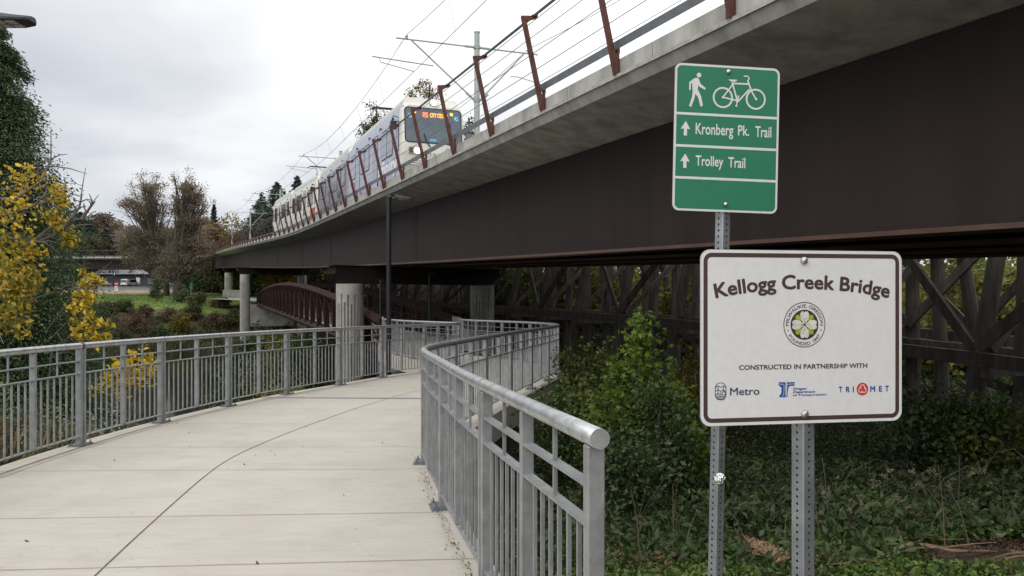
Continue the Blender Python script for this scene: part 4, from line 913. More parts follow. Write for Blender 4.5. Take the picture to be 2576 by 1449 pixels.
m_ = MB(); i0, i1 = 0.0115, 0.0265; frame_ring(m_, rrect(i0, -HK+i0, WK-i0, -i0, 0.030, 10), rrect(i1, -HK+i1, WK-i1, -i1, 0.015, 10), fr, 0.001); m_.build('brown_border', SBR, panel, local=True)
m_ = MB()
pL, pT, pR = K(285, 413), K(905, 350), K(1452, 413); cxk = (pL[0]+pR[0])/2; hw = (pR[0]-pL[0])/2+0.004; sag = pT[1]-(pL[1]+pR[1])/2; Rk = (hw*hw+sag*sag)/(2*sag); cy = pT[1]-Rk; tm = math.asin(hw/Rk)
hcap = (K(500, 258)[1]-K(500, 358)[1])/0.735
text_arc(m_, 'Kellogg Creek Bridge', fr, (cxk, cy), Rk, math.pi/2+tm, math.pi/2-tm, hcap, 0.0011, bold=0.03); m_.build('lettering', SBR, panel, local=True)
def fit(mb, s, px, d=0.0011, **kw):
    a_, b_ = K(px[0], px[3]), K(px[2], px[1]); text_fit(mb, s, fr, (a_[0], a_[1], b_[0], b_[1]), d, **kw)
m_ = MB(); fit(m_, 'CONSTRUCTED IN PARTNERSHIP WITH', (440, 858, 1313, 905), bold=0.024); m_.build('lettering', DARKI, panel, local=True)
# town seal
c = K(884, 596); pxm = WK/1378; r = 143*pxm
m_ = MB(); ring(m_, fr, c, r-5*pxm, r, 0.0011, 64); ring(m_, fr, c, 0, 95*pxm, 0.0011, 48)
text_arc(m_, 'MILWAUKIE, OREGON', fr, c, 108*pxm, R(183), R(-3), 30*pxm, 0.0012, bold=0.008); text_arc(m_, 'FOUNDED 1847', fr, c, 130*pxm, R(212), R(328), 30*pxm, 0.0012, inward=True, bold=0.008)
for a in (R(197), R(343)): m_.flat([(c[0]+118*pxm*math.cos(a)+q*8*pxm*math.cos(t), c[1]+118*pxm*math.sin(a)+q*8*pxm*math.sin(t)) for t, q in [(R(45*i), 1 if i % 2 == 0 else 0.35) for i in range(8)]], fr, 0.0012)
seal = m_.build('town_seal', DARKI, panel, local=True)
m_ = MB()
for a in (R(45), R(135), R(225), R(315)): m_.flat([(c[0]+pxm*q*math.cos(a+t), c[1]+pxm*q*math.sin(a+t)) for q, t in ((35, -.3), (74, -.22), (84, 0), (74, .22), (35, .3))], fr, 0.0014)
m_.build('leaf', LIME, seal, local=True)
m_ = MB()
for a in (R(90), R(180), R(270), R(0)):
    pts = [(8, -0.8), (45, -0.62), (72, -0.46), (86, -0.26), (84, -0.08), (76, 0.0), (84, 0.08), (86, 0.26), (72, 0.46), (45, 0.62), (8, 0.8)]
    m_.flat([(c[0]+pxm*q*math.cos(a+t), c[1]+pxm*q*math.sin(a+t)) for q, t in pts], fr, 0.0016+0.00005*a)
m_.build('flower', PETAL, seal, local=True)
m_ = MB()
for k in range(9): a = k*0.7; m_.flat(circle((c[0]+pxm*(3+9*(k % 3)/2)*math.cos(a), c[1]+pxm*(3+9*(k % 3)/2)*math.sin(a)), 3.6*pxm, 8), fr, 0.0021+0.00004*k)
for a in range(4):
    for q in (-0.12, 0.12): stroke(m_, fr, [(c[0]+pxm*14*math.cos(R(90*a)+q), c[1]+pxm*14*math.sin(R(90*a)+q)), (c[0]+pxm*40*math.cos(R(90*a)+q*1.6), c[1]+pxm*40*math.sin(R(90*a)+q*1.6))], 1.6*pxm, 0.0021)
m_.build('stamen', DARKI, seal, local=True)
# regional agency mark: capsule with houses, hills and waves
m_ = MB(); q = lambda x, y: K(x, y); sw = 4.2*pxm
cap0 = [K(*p) for p in rrect(277, 990, 355, 1110, 38, 10)]; cc = K(316, 1050)
cap1 = [(cc[0]+(u-cc[0])*0.89, cc[1]+(v-cc[1])*0.93) for u, v in cap0]; frame_ring(m_, cap0, cap1, fr, 0.0011)
def zig(pts, d): stroke(m_, fr, [K(*p) for p in pts], sw, d)
zig([(280, 1026), (296, 1012), (316, 1022), (336, 1012), (352, 1026)], 0.0012); zig([(279, 1052), (298, 1038), (316, 1050), (334, 1038), (353, 1052)], 0.0013); zig([(298, 1014), (298, 1072)], 0.00135); zig([(334, 1014), (334, 1052)], 0.00136)
zig([(279, 1076), (298, 1062), (316, 1072)], 0.0014); zig([(316, 1050), (316, 1074), (352, 1074)], 0.00142); zig([(326, 1072), (326, 1058), (340, 1050), (348, 1058), (348, 1072)], 0.00144)
for k, yy in enumerate((1082, 1092, 1102)): zig([(281+4*k, yy+3), (296, yy-3), (312, yy+1), (330, yy+4), (351-4*k, yy)], 0.0015+0.00003*k)
fit(m_, 'Metro', (380, 1022, 580, 1078), 0.0012, bold=0.012); m_.build('agency_emblem', NAVY, panel, local=True)
# state transport mark: striped T
m_ = MB()
def poly(pts, d=0.0011): m_.flat([K(*p) for p in pts], fr, d)
poly([(711, 988), (757, 988), (757, 1090), (714, 1090), (716, 1078), (727, 1068), (730, 1040), (728, 1022), (709, 1008)])
poly([(766, 988), (820, 987), (818, 1012), (790, 1012), (779, 1020), (775, 1036), (771, 1064), (770, 1090), (760, 1090), (762, 1060)]); poly([(771, 1064), (768, 1074), (768, 1090), (760, 1090)], 0.00105)
tl = m_
for s_, bx in (('Oregon', (808, 1022, 900, 1046)), ('Department', (807, 1043, 960, 1067)), ('of Transportation', (807, 1064, 1037, 1086))): fit(m_, s_, bx, 0.0012, bold=0.03, shear=0.25)
tm_ = m_.build('agency_emblem', BLUEK, panel, local=True)
m_ = MB()
for pts in ([(712, 1000), (742, 1002), (747, 1012), (745, 1072), (734, 1084)], [(768, 1006), (775, 1001), (819, 999)], [(766, 1010), (764, 1060), (762, 1088)]): stroke(m_, fr, [K(*p) for p in pts], 3.0*pxm, 0.0016)
m_.build('white_stripe', SW, tm_, local=True)
# transit mark
m_ = MB()
for s_, bx in (('T', (1120, 1018, 1143, 1058)), ('R', (1168, 1017, 1195, 1058)), ('I', (1214, 1017, 1222, 1057)), ('M', (1333, 1014, 1367, 1054)), ('E', (1392, 1013, 1414, 1053)), ('T', (1434, 1011, 1460, 1052))): fit(m_, s_, bx, bold=0.035)
tmk = m_.build('agency_emblem', BLUEK, panel, local=True)
m_ = MB(); c = K(1280, 1035); ring(m_, fr, c, 0, 41*pxm, 0.0011, 40); disc = m_.build('round_mark', REDK, tmk, local=True)
m_ = MB()
for k in range(3):
    a = R(90+120*k); ring(m_, fr, (c[0]+12*pxm*math.cos(a), c[1]+12*pxm*math.sin(a)), 13*pxm, 18*pxm, 0.0013+0.0001*k, 28, a0=a-2.4, a1=a+1.9)
m_.build('swirl', SW, disc, local=True)
def bolt(c, r, d0=0.001):
    m_ = MB(); prof = [(r, 0), (r*1.02, 0.003), (r*0.86, 0.0075), (r*0.5, 0.0105), (r*0.2, 0.0112)]
    m_.lathe((0, 0, 0), prof, 20); p = [fr(c[0]+x, c[1]+y, d0+z) for x, y, z in m_.v]; m_.v = p
    return m_.build('bolt', STEELB, root, smooth=False, local=True)
bolt(K(878, 158), 24*pxm); bolt(K(888, 1205), 25*pxm)
# --- green trail sign
g2d = lambda p: ((2600+p[0]/1.811)*0.62891, (200+p[1]/1.811)*0.62891)
YLg, YRg = 3.26, 3.32
roll = R(1.25)
TLg = at(*g2d((183, 90)), YLg); TRg = at(*g2d((968, 138)), YRg); yawg = math.atan2(YRg-YLg, TRg.x-TLg.x)
WG = 0.457; HG = 0.612
Mg = sign_frame(TLg, yawg, roll)
root, fr, o0 = build_sign('trail_sign', 'green trail sign with walker and bicycle symbols above Kronberg Pk. Trail and Trolley Trail arrows', TLg, Mg, WG, HG, 0.232, 0.046, -0.006, 'signs on perforated posts', 0.42)
Hg = homography([(183, 92), (968, 140), (945, 1182), (150, 1165)], [(0, 0), (WG, 0), (WG, -HG), (0, -HG)])
def K(x, y):
    v = Hg @ np.array([x, y, 1.0]); return (v[0]/v[2], v[1]/v[2])
pxg = WG/790
m_ = MB(); m_.prism(rrect(0, -HG, WG, 0, 0.028, 10), fr, -0.003, 0.0); panel = m_.build('sign_panel', [ALU], root, local=True)
m_ = MB(); m_.flat(rrect(0.001, -HG+0.001, WG-0.001, -0.001, 0.0272, 10), fr, 0.0005); m_.build('white_border', SW, panel, local=True)
m_ = MB(); i0 = 0.0095; m_.flat(rrect(i0, -HG+i0, WG-i0, -i0, 0.020, 10), fr, 0.001); m_.build('green_face', SG, panel, local=True)
m_ = MB()
for ya, yb in ((459, 490), (692, 718), (925, 944)):
    a_, b_ = K(170, ya)[1], K(950, yb)[1]; v = (a_+b_)/2; m_.flat([(i0*0.9, v-0.0052), (WG-i0*0.9, v-0.0052), (WG-i0*0.9, v+0.0052), (i0*0.9, v+0.0052)], fr, 0.0015)
m_.build('dividing_line', SW, panel, local=True)
m_ = MB(); m_.flat(circle(K(361, 184), 17*pxg, 20), fr, 0.0015)
m_.flat([K(*p) for p in [(326, 206), (345, 202), (360, 212), (371, 245), (412, 278), (404, 289), (362, 267), (356, 252), (351, 288), (374, 330), (389, 404), (371, 411), (354, 345), (332, 318), (326, 348), (300, 414), (284, 405), (308, 338), (312, 300), (309, 246), (300, 240), (297, 292), (285, 290), (287, 234)]], fr, 0.0016)
m_.build('walker_symbol', SW, panel, local=True)
m_ = MB(); dd = 0.0015
for cx_, cy_ in ((540, 345), (786, 357)): ring(m_, fr, K(cx_, cy_), 63*pxg, 76*pxg, dd, 48); dd += 0.0001
for pts, wd in (([(612, 240), (648, 368)], 11), ([(604, 243), (738, 249)], 12), ([(740, 285), (655, 372)], 11), ([(540, 343), (648, 368)], 11), ([(540, 343), (614, 252)], 10), ([(726, 222), (740, 262), (760, 310), (788, 357)], 11), ([(697, 192), (728, 194), (738, 210), (726, 226)], 9), ([(657, 335), (640, 405)], 9), ([(632, 406), (650, 407)], 7), ([(650, 335), (664, 335)], 7)):
    stroke(m_, fr, [K(*p) for p in pts], wd*pxg, dd); dd += 0.0001
m_.flat([K(*p) for p in [(580, 216), (648, 218), (644, 226), (628, 234), (604, 233)]], fr, dd); dd += 0.0001
for p, r_ in (((648, 368), 13), ((540, 344), 9), ((788, 357), 9)): m_.flat(circle(K(*p), r_*pxg, 16), fr, dd); dd += 0.0001
m_.build('bicycle_symbol', SW, panel, local=True)
m_ = MB()
for x0, y0, y1 in ((256, 514, 620), (250, 750, 855)):
    m_.flat([K(*p) for p in [(x0+3, y0), (x0+36, y0+60), (x0+12, y0+56), (x0+11, y1), (x0-14, y1-1), (x0-12, y0+55), (x0-36, y0+56)]], fr, 0.0015)
m_.build('arrow', SW, panel, local=True)
m_ = MB()
def fitg(s, x0, x1, yt, yb, dx=0):
    a_, b_ = K(x0, yb), K(x1, yt); text_fit(m_, s, fr, (a_[0], a_[1], b_[0], b_[1]), 0.0015, bold=0.016)
fitg('Kronberg', 331, 619, 540, 635); fitg('Pk.', 652, 738, 546, 618); fitg('Trail', 781, 903, 554, 628)
fitg('Trolley', 329, 541, 770, 862); fitg('Trail', 578, 708, 778, 850)
m_.build('lettering', SW, panel, local=True)
bolt(K(581, 162), 17*pxg); bolt(K(556, 1118), 17*pxg)
FOIL = mat('crumpled_foil', (0.8, 0.8, 0.8), 0.2, 1.0, 0.1, 20, bump=0.8, bscale=60)
# ------------------------------------------------------------------ foliage
def unit(v): return v/np.maximum(np.linalg.norm(v, axis=1, keepdims=True), 1e-9)
def leaf_mesh(name, C, size, mtl, parent=None, N_=None, upbias=0.0, aspect=0.55, fold=0.25, D=None, rng=RNG, shape='leaf'):
    # C: (n, 3) centres; every leaf is a small folded blade; D: preferred blade direction
    C = np.asarray(C, float); n = len(C)
    if parent is not None: C = C-np.array(origin(parent))
    size = np.broadcast_to(np.asarray(size, float), (n,))*rng.uniform(0.65, 1.3, n)
    d = unit(rng.normal(size=(n, 3)) if D is None else D+rng.normal(size=(n, 3))*0.45)
    nn = rng.normal(size=(n, 3)); nn[:, 2] += upbias; nn = unit(nn-d*np.sum(nn*d, 1, keepdims=True)); s = np.cross(d, nn)
    L_ = size[:, None]; w_ = L_*aspect
    tip = C+d*L_*0.5; base = C-d*L_*0.5; mid = C+nn*0; f_ = nn*w_*fold
    if shape == 'leaf':
        a_ = C+s*w_*0.5-f_; b_ = C-s*w_*0.5-f_
        V = np.stack([base, a_, tip, b_], 1).reshape(-1, 3); k = 4
        idx = np.array([[0, 1, 2], [0, 2, 3]])
    else:                                     # lobed leaf: five points round the stalk
        P = []
        for ang, rr in ((-2.2, .55), (-1.25, .35), (-0.95, .95), (-0.45, .5), (0, 1.1), (0.45, .5), (0.95, .95), (1.25, .35), (2.2, .55)):
            P.append(base+d*L_*0.62*rr*math.cos(ang)+s*L_*0.62*rr*math.sin(ang)-nn*L_*0.10*abs(math.sin(ang)))
        V = np.stack([base]+P, 1).reshape(-1, 3); k = 10; idx = np.array([[0, i, i+1] for i in range(1, 9)])
    m = len(idx); Fa = (np.arange(n)[:, None, None]*k+idx[None]).reshape(-1)
    me = bpy.data.meshes.new(name); me.vertices.add(len(V)); me.vertices.foreach_set('co', V.ravel()); me.loops.add(len(Fa)); me.loops.foreach_set('vertex_index', Fa.astype(np.int32))
    me.polygons.add(n*m); me.polygons.foreach_set('loop_start', np.arange(0, n*m*3, 3, dtype=np.int32)); me.polygons.foreach_set('loop_total', np.full(n*m, 3, np.int32)); me.update(calc_edges=True); me.validate()
    me.materials.append(mtl); o = bpy.data.objects.new(name, me); COL.objects.link(o)
    if parent is not None: o.parent = parent
    return o
def clumps(env, k, n, spread, rng, shell=0.55):
    # env: list of (centre, radii); k clump centres, n leaves in all
    w_ = np.array([np.prod(r)**(2/3) for c, r in env]); w_ = w_/w_.sum(); ch = rng.choice(len(env), k, p=w_)
    d = unit(rng.normal(size=(k, 3))); rad = rng.uniform(shell, 1.0, k)[:, None]
    cc = np.array([env[i][0] for i in ch], float)+d*rad*np.array([env[i][1] for i in ch], float)
    m = rng.integers(0, k, n); sp = rng.uniform(0.6, 1.3, k)*spread
    return cc, cc[m]+np.clip(rng.normal(size=(n, 3)), -2.2, 2.2)*sp[m][:, None]*np.array([1, 1, 0.75])
def tree(name, label, cat, base, env, k, n, lsize, spread, lm, trunk_r=0.3, trunk_top=0.6, limbs=14, group=None, seed=1, bark=BARK, shell=0.5, aspect=0.6, twigs=0):
    rng = np.random.default_rng(seed); base = Vector(base); root = thing(name, label, cat, base, group)
    cc, P = clumps(env, k, n, spread, rng, shell)
    top = max(c[2]+r[2] for c, r in env); cz = np.average([c for c, r in env], axis=0)
    tt = Vector((cz[0], cz[1], base.z+(top-base.z)*trunk_top)); m_ = MB(); h = tt-base
    pts = [base-Vector((0, 0, 0.4)), base+h*0.15+Vector((0.02, 0, 0))*h.length, base+h*0.5-Vector((0.012, 0.01, 0))*h.length, tt]
    m_.tube(pts, [trunk_r*1.25, trunk_r, trunk_r*0.75, trunk_r*0.28], 9); m_.build('trunk', bark, root, smooth=True)
    m_ = MB(); order = rng.permutation(k)[:limbs]
    for i in order:
        c = Vector(cc[i]); f = float(np.clip((c.z-base.z)/(top-base.z)-0.25, 0.12, 0.9)); s = base+h*min(f/trunk_top*0.8, 0.97)
        mid = s.lerp(c, 0.5)+Vector((rng.normal()*0.05, rng.normal()*0.05, 0.06))*(c-s).length
        m_.tube([s, mid, c], [trunk_r*0.34, trunk_r*0.2, trunk_r*0.06], 6)
        for j in range(twigs):
            e_ = c+Vector(rng.normal(size=3)*spread*1.6); m_.tube([mid.lerp(c, rng.uniform(0.2, 1)), e_], [trunk_r*0.07, trunk_r*0.03], 4)
    if m_.v: m_.build('branches', bark, root)
    leaf_mesh('crown', P, lsize, lm, root, rng=rng, aspect=aspect, upbias=0.6)
    return root
def conifer(name, label, base, H, r0, lm, n, lsize, seed, group=None, levels=22, droop=0.25, trunk_r=0.25, power=0.85, flat=False):
    rng = np.random.default_rng(seed); base = Vector(base); root = thing(name, label, 'tree', base, group); b = np.array(base)
    m_ = MB(); m_.tube([base-Vector((0, 0, 0.5)), base+Vector((0.02*H*rng.normal()*0.3, 0, H*0.5)), base+Vector((0, 0, H))], [trunk_r, trunk_r*0.6, 0.02], 8); m_.build('trunk', BARK, root)
    NB = 14; C, D = [], []; per = n//(levels*NB); m_ = MB()
    for l in range(levels):
        f = (l+0.5)/levels; z = H*(0.06+0.93*f); rl = r0*(1-f)**power
        for k in range(NB):
            a_ = rng.uniform(0, 2*math.pi); z = H*min(0.985, 0.05+0.93*(f+rng.uniform(-0.9, 0.9)/levels)); ln = rl*rng.uniform(0.55, 1.03); q = max(3, int(per*(0.35+1.3*(1-f))))
            t = np.sqrt(rng.uniform(0.02, 1, q)); u = np.array([math.cos(a_), math.sin(a_), 0]); sd = np.array([-u[1], u[0], 0])
            wob = rng.normal(size=(q, 3))*np.array([0.10, 0.10, 0.09])*max(rl, 0.35)
            P = b+np.array([0, 0, z])+u*(t*ln)[:, None]-np.array([0, 0, 1])*((t**1.7)*ln*droop)[:, None]+sd*(rng.normal(size=q)*0.17*ln*t)[:, None]+wob
            C.append(P); D.append(np.repeat((u-np.array([0, 0, droop*0.8]))[None], q, 0))
            if k < 4: m_.tube([Vector(b)+Vector((0, 0, z)), Vector(b+np.array([0, 0, z])+u*ln*0.85-np.array([0, 0, ln*droop*0.7]))], [0.05*trunk_r*4*(1-f)+0.01, 0.008], 5)
    m_.build('branches', BARK, root)
    leaf_mesh('crown', np.concatenate(C), lsize, lm, root, D=np.concatenate(D), aspect=0.42, upbias=0.8, rng=rng)
    return root
G = lambda x, y: float(ground(x, y))
def P3(x, y, Y): return tuple(at(x, y, Y))
CEDAR = leafmat('cedar_green', [(0.040, 0.070, 0.032), (0.075, 0.118, 0.050), (0.12, 0.165, 0.070)], 0.35, 0.75, 0.6)
FIR = leafmat('fir_green', [(0.030, 0.050, 0.044), (0.048, 0.076, 0.062), (0.068, 0.098, 0.075)], 0.2, 0.7, 0.2)
OAKL = leafmat('dry_brown_oak_leaf', [(0.14, 0.115, 0.088), (0.20, 0.16, 0.118), (0.25, 0.20, 0.14), (0.29, 0.215, 0.14)], 0.42, 0.75, 0.1)
RUSTL = leafmat('rust_brown_leaf', [(0.07, 0.05, 0.036), (0.12, 0.078, 0.05), (0.155, 0.105, 0.06)], 0.25, 0.7, 0.15)
ORNGL = leafmat('orange_leaf', [(0.16, 0.085, 0.04), (0.24, 0.125, 0.05), (0.28, 0.17, 0.07)], 0.3, 0.7, 0.15)
GOLDL = leafmat('dull_gold_leaf', [(0.09, 0.065, 0.014), (0.20, 0.135, 0.025), (0.28, 0.18, 0.03)], 0.3, 0.7, 0.15)
WEEDB = leafmat('brown_brush', [(0.06, 0.05, 0.028), (0.10, 0.08, 0.045), (0.13, 0.11, 0.06)], 0.25, 0.8, 0.2)
OLIVE = leafmat('olive_leaf', [(0.035, 0.04, 0.016), (0.065, 0.07, 0.026), (0.11, 0.10, 0.035)], 0.25, 0.7, 0.15)
YELL = leafmat('yellow_leaf', [(0.42, 0.25, 0.02), (0.60, 0.42, 0.03), (0.68, 0.52, 0.05), (0.52, 0.30, 0.02), (0.30, 0.30, 0.03), (0.62, 0.47, 0.04), (0.22, 0.22, 0.03)], 0.35, 0.5)
YELG = leafmat('yellow_green_leaf', [(0.13, 0.15, 0.03), (0.22, 0.22, 0.035), (0.36, 0.30, 0.04), (0.48, 0.30, 0.03), (0.26, 0.24, 0.035)], 0.35, 0.5)
MAPLE = leafmat('bright_maple_leaf', [(0.06, 0.115, 0.02), (0.11, 0.185, 0.03), (0.19, 0.28, 0.04), (0.25, 0.29, 0.045)], 0.5, 0.45, 0.8)
SHRUB = leafmat('dark_shrub_leaf', [(0.022, 0.042, 0.014), (0.042, 0.072, 0.022), (0.075, 0.11, 0.03)], 0.25, 0.5, 0.5)
GRNSH = leafmat('mid_green_shrub_leaf', [(0.04, 0.075, 0.018), (0.075, 0.125, 0.026), (0.13, 0.165, 0.035), (0.19, 0.16, 0.035)], 0.35, 0.5, 0.6)
SHRUBY = leafmat('yellowing_shrub_leaf', [(0.05, 0.075, 0.02), (0.10, 0.125, 0.025), (0.22, 0.19, 0.03), (0.30, 0.19, 0.025)], 0.35, 0.5, 0.6)
BRAMB = leafmat('bramble_leaf', [(0.016, 0.032, 0.013), (0.034, 0.062, 0.022), (0.058, 0.098, 0.03), (0.08, 0.095, 0.032)], 0.2, 0.42, 0.45)
IVY = leafmat('ivy_leaf', [(0.03, 0.06, 0.014), (0.06, 0.11, 0.024), (0.10, 0.16, 0.035), (0.12, 0.14, 0.03)], 0.25, 0.4, 0.9)
HEDGE = leafmat('grey_green_leaf', [(0.035, 0.06, 0.026), (0.06, 0.09, 0.04), (0.10, 0.13, 0.055), (0.16, 0.15, 0.07)], 0.25, 0.5, 0.5)
DEADL = leafmat('dead_leaf', [(0.07, 0.04, 0.02), (0.13, 0.075, 0.04), (0.10, 0.05, 0.028)], 0.15, 0.8)
TWIG = mat('dry_twig', (0.22, 0.15, 0.095), 0.9, 0, 0.3, 8)
GREYB = mat('lichen_grey_branch', (0.15, 0.135, 0.115), 0.9, 0, 0.35, 10, bump=0.2)
# big evergreen on the left
p = at(-18, 745, 24.0); conifer('evergreen_tree', 'big dark green evergreen filling the left edge behind the yellow leaved branches', (p.x, 24.0, -1.9), 12.3, 4.1, CEDAR, 170000, 0.11, 11, levels=34, droop=0.55, trunk_r=0.32, power=0.66)
# yellow leaved tree, near left
def spray_tree(name, label, Y, base, trunk, limbs, blobs, mtl, lsz, seed, dy=1.2, dens=1.0, mtl2=None, lr=0.036, bk=None):
    bk = bk or GREYB
    rng = np.random.default_rng(seed); base = Vector(base); root = thing(name, label, 'tree', base); m_ = MB()
    m_.tube([Vector(q) for q in trunk], [lr*2.6, lr*2.2, lr*1.6, lr][:len(trunk)], 8); m_.build('trunk', bk, root)
    m_ = MB()
    for L_ in limbs:
        pts = [at(x, y, Y+dy*o) for x, y, o in L_]; k = len(pts); r0 = lr
        m_.tube(pts, [r0*(1-0.75*i/(k-1)) for i in range(k)], 6)
        for i in range(k-1):
            for j in range(3):
                a_ = pts[i].lerp(pts[i+1], rng.uniform(0.1, 1)); d = (pts[i+1]-pts[i]).normalized(); e_ = a_+(d*0.7+Vector(rng.normal(size=3))*0.55)*0.35*rng.uniform(0.5, 1.4)
                m_.tube([a_, a_.lerp(e_, 0.5)+Vector((0, 0, 0.03)), e_], [0.014, 0.010, 0.005], 5)
    m_.build('branches', bk, root)
    C, C2 = [], []
    for x, y, r_, o, nn in blobs:
        c = np.array(at(x, y, Y+dy*o)); rr = r_/FPX*Y; q = int(nn*dens)
        P = c+np.clip(rng.normal(size=(q, 3)), -1.9, 1.9)*rr*np.array([0.55, 0.5, 0.45]); (C2 if mtl2 and rng.uniform() < (0.75 if y > 640 else 0.2) else C).append(P[:int(len(P)*(0.95 if y < 640 and mtl2 else 1.0))])
    leaf_mesh('foliage', np.concatenate(C), lsz, mtl, root, rng=rng, aspect=0.55, upbias=0.3, D=np.repeat([[0.5, -0.25, -0.45]], sum(map(len, C)), 0))
    if C2: leaf_mesh('foliage', np.concatenate(C2), lsz, mtl2, root, rng=rng, aspect=0.55, upbias=0.3, D=np.repeat([[0.5, -0.25, -0.45]], sum(map(len, C2)), 0))
    return root
Y1 = 14.0; tb = at(-170, 745, Y1)
limbs1 = [[(-170, 560, 0), (-60, 500, 0.2), (50, 465, 0.3), (110, 430, 0.4), (140, 412, 0.5)], [(-60, 500, 0.2), (40, 500, 0), (105, 455, 0.2), (128, 400, 0.3)], [(-170, 640, 0), (-40, 640, 0), (70, 618, 0.2), (150, 585, 0.4), (190, 555, 0.5), (222, 548, 0.5), (250, 536, 0.5)], [(150, 585, 0.4), (180, 548, 0.4), (200, 520, 0.5), (207, 488, 0.5)], [(205, 552, 0.5), (222, 528, 0.5), (240, 506, 0.5)],
          [(-170, 600, 0), (-60, 610, 0), (40, 600, 0), (120, 612, 0.1)], [(-170, 640, 0), (-50, 700, -0.2), (20, 760, -0.3), (60, 800, -0.3)], [(-100, 560, 0), (20, 540, 0), (80, 520, 0), (115, 490, 0.1)], [(-170, 690, 0), (-60, 730, 0), (10, 700, 0), (60, 660, 0)], [(-170, 700, -0.3), (-60, 790, -0.3), (0, 820, -0.3)], [(70, 618, .2), (110, 585, .3), (140, 560, .4), (150, 520, .4)]]
blobs1 = [(62, 455, 42, 0.3, 62), (30, 440, 30, 0.2, 16), (80, 432, 24, 0.3, 14), (118, 455, 18, 0.3, 8), (140, 480, 26, 0.5, 40), (155, 497, 24, 0.5, 46), (160, 510, 18, 0.5, 24), (70, 510, 26, 0.1, 14), (35, 545, 40, 0, 44), (10, 520, 40, 0, 34), (100, 545, 22, 0.1, 14), (120, 538, 20, 0.4, 22), (145, 552, 24, 0.4, 40), (150, 575, 24, 0.4, 34), (170, 600, 24, 0.45, 60), (178, 607, 16, 0.45, 30), (62, 620, 36, 0.2, 50), (95, 632, 26, 0.1, 24), (20, 600, 42, 0, 50),
           (10, 650, 50, 0, 80), (45, 670, 45, 0, 84), (10, 700, 50, -0.2, 90), (60, 695, 40, -0.1, 70), (28, 735, 50, -0.2, 100), (72, 725, 34, -0.1, 50), (10, 770, 45, -0.3, 80), (50, 775, 36, -0.3, 60), (35, 810, 32, -0.3, 44), (60, 830, 26, -0.3, 28), (5, 830, 30, -0.3, 30), (-40, 560, 90, 0, 120), (-50, 680, 100, 0, 160)]
spray_tree('yellow_leaved_tree', 'lichen grey branches with large yellow leaves reaching in from the left edge', Y1, (tb.x, Y1, G(tb.x, Y1)), [(tb.x, Y1, -1.6), (tb.x-0.1, Y1, 1.2), (tb.x-0.2, Y1, 2.6), (tb.x-0.1, Y1, 3.9)], limbs1, blobs1, YELL, 0.115, 21, 1.0, 1.25, YELG)
Y2 = 18.5; tb = at(120, 745, Y2)
limbs2 = [[(120, 830, 0), (170, 760, 0), (205, 700, 0), (212, 680, 0)], [(170, 760, 0), (215, 722, 0), (255, 708, 0)], [(120, 860, 0), (180, 800, 0), (230, 760, 0)], [(120, 890, 0), (190, 835, 0), (250, 820, 0), (280, 814, 0)], [(120, 905, 0), (200, 862, 0), (268, 852, 0)]]
blobs2 = [(205, 682, 9, 0, 10), (222, 700, 13, 0, 20), (236, 708, 14, 0, 22), (252, 710, 11, 0, 14), (205, 712, 10, 0, 10), (222, 722, 12, 0, 16), (196, 738, 12, 0, 12), (218, 742, 16, 0, 26), (238, 748, 14, 0, 18), (200, 760, 17, 0, 26), (222, 764, 15, 0, 22), (180, 772, 14, 0, 14), (200, 782, 14, 0, 18), (226, 786, 12, 0, 14), (225, 804, 15, 0, 22), (246, 812, 15, 0, 24), (264, 813, 13, 0, 20), (279, 818, 9, 0, 10), (205, 822, 15, 0, 18), (230, 828, 14, 0, 18), (190, 842, 14, 0, 14), (222, 846, 15, 0, 22), (248, 846, 13, 0, 18), (268, 846, 10, 0, 12), (210, 864, 15, 0, 18), (240, 866, 14, 0, 16), (185, 806, 12, 0, 10)]
spray_tree('yellow_shrub', 'bright yellow leaf sprays showing in front of the right side of the dark evergreen', Y2, (tb.x, Y2, G(tb.x, Y2)), [(tb.x, Y2, -2.4), (tb.x, Y2, -0.9), (tb.x+0.1, Y2, 0.3)], limbs2, blobs2, YELL, 0.15, 22, 0.8, 1.0, lr=0.014, bk=BARK)
tree('yellow_shrub', 'small bright yellow shrub showing through the left railing', 'shrub', (at(335, 745, 15).x, 15, G(-7.2, 15)), [((at(345, 745, 15).x, 15, 0.22), (0.42, 0.4, 0.28)), ((at(300, 745, 15).x, 15, -0.05), (0.4, 0.35, 0.3))], 16, 520, 0.10, 0.13, YELL, 0.04, 0.8, 8, seed=23)
# oaks with brown leaves, two joined crowns
def Yon(x, y, y0=58, y1=240):                # distance at which the sight line through a picture point meets the ground
    for Y in np.arange(y0, y1, 0.5):
        q = at(x, y, Y)
        if G(q.x, Y) >= q.z: return float(Y)
    return y1
def px_env(L_, Y): return [(P3(x, y, Y), (rx/FPX*Y, rx/FPX*Y*0.9, ry/FPX*Y)) for x, y, rx, ry in L_]
YO, YO2 = 149, 146
tree('oak_tree', 'tall brown leaved oak, the left of the two joined crowns beyond the grass', 'tree', P3(420, 745, YO), px_env([(375, 475, 50, 48), (355, 525, 50, 40), (395, 530, 45, 40), (322, 512, 26, 14), (345, 585, 50, 28), (385, 605, 60, 36), (350, 645, 52, 34), (395, 668, 55, 28), (318, 620, 30, 30)], YO), 460, 14500, 0.31, 0.5, OAKL, 0.5, 0.9, 200, seed=31, shell=0.05, twigs=4)
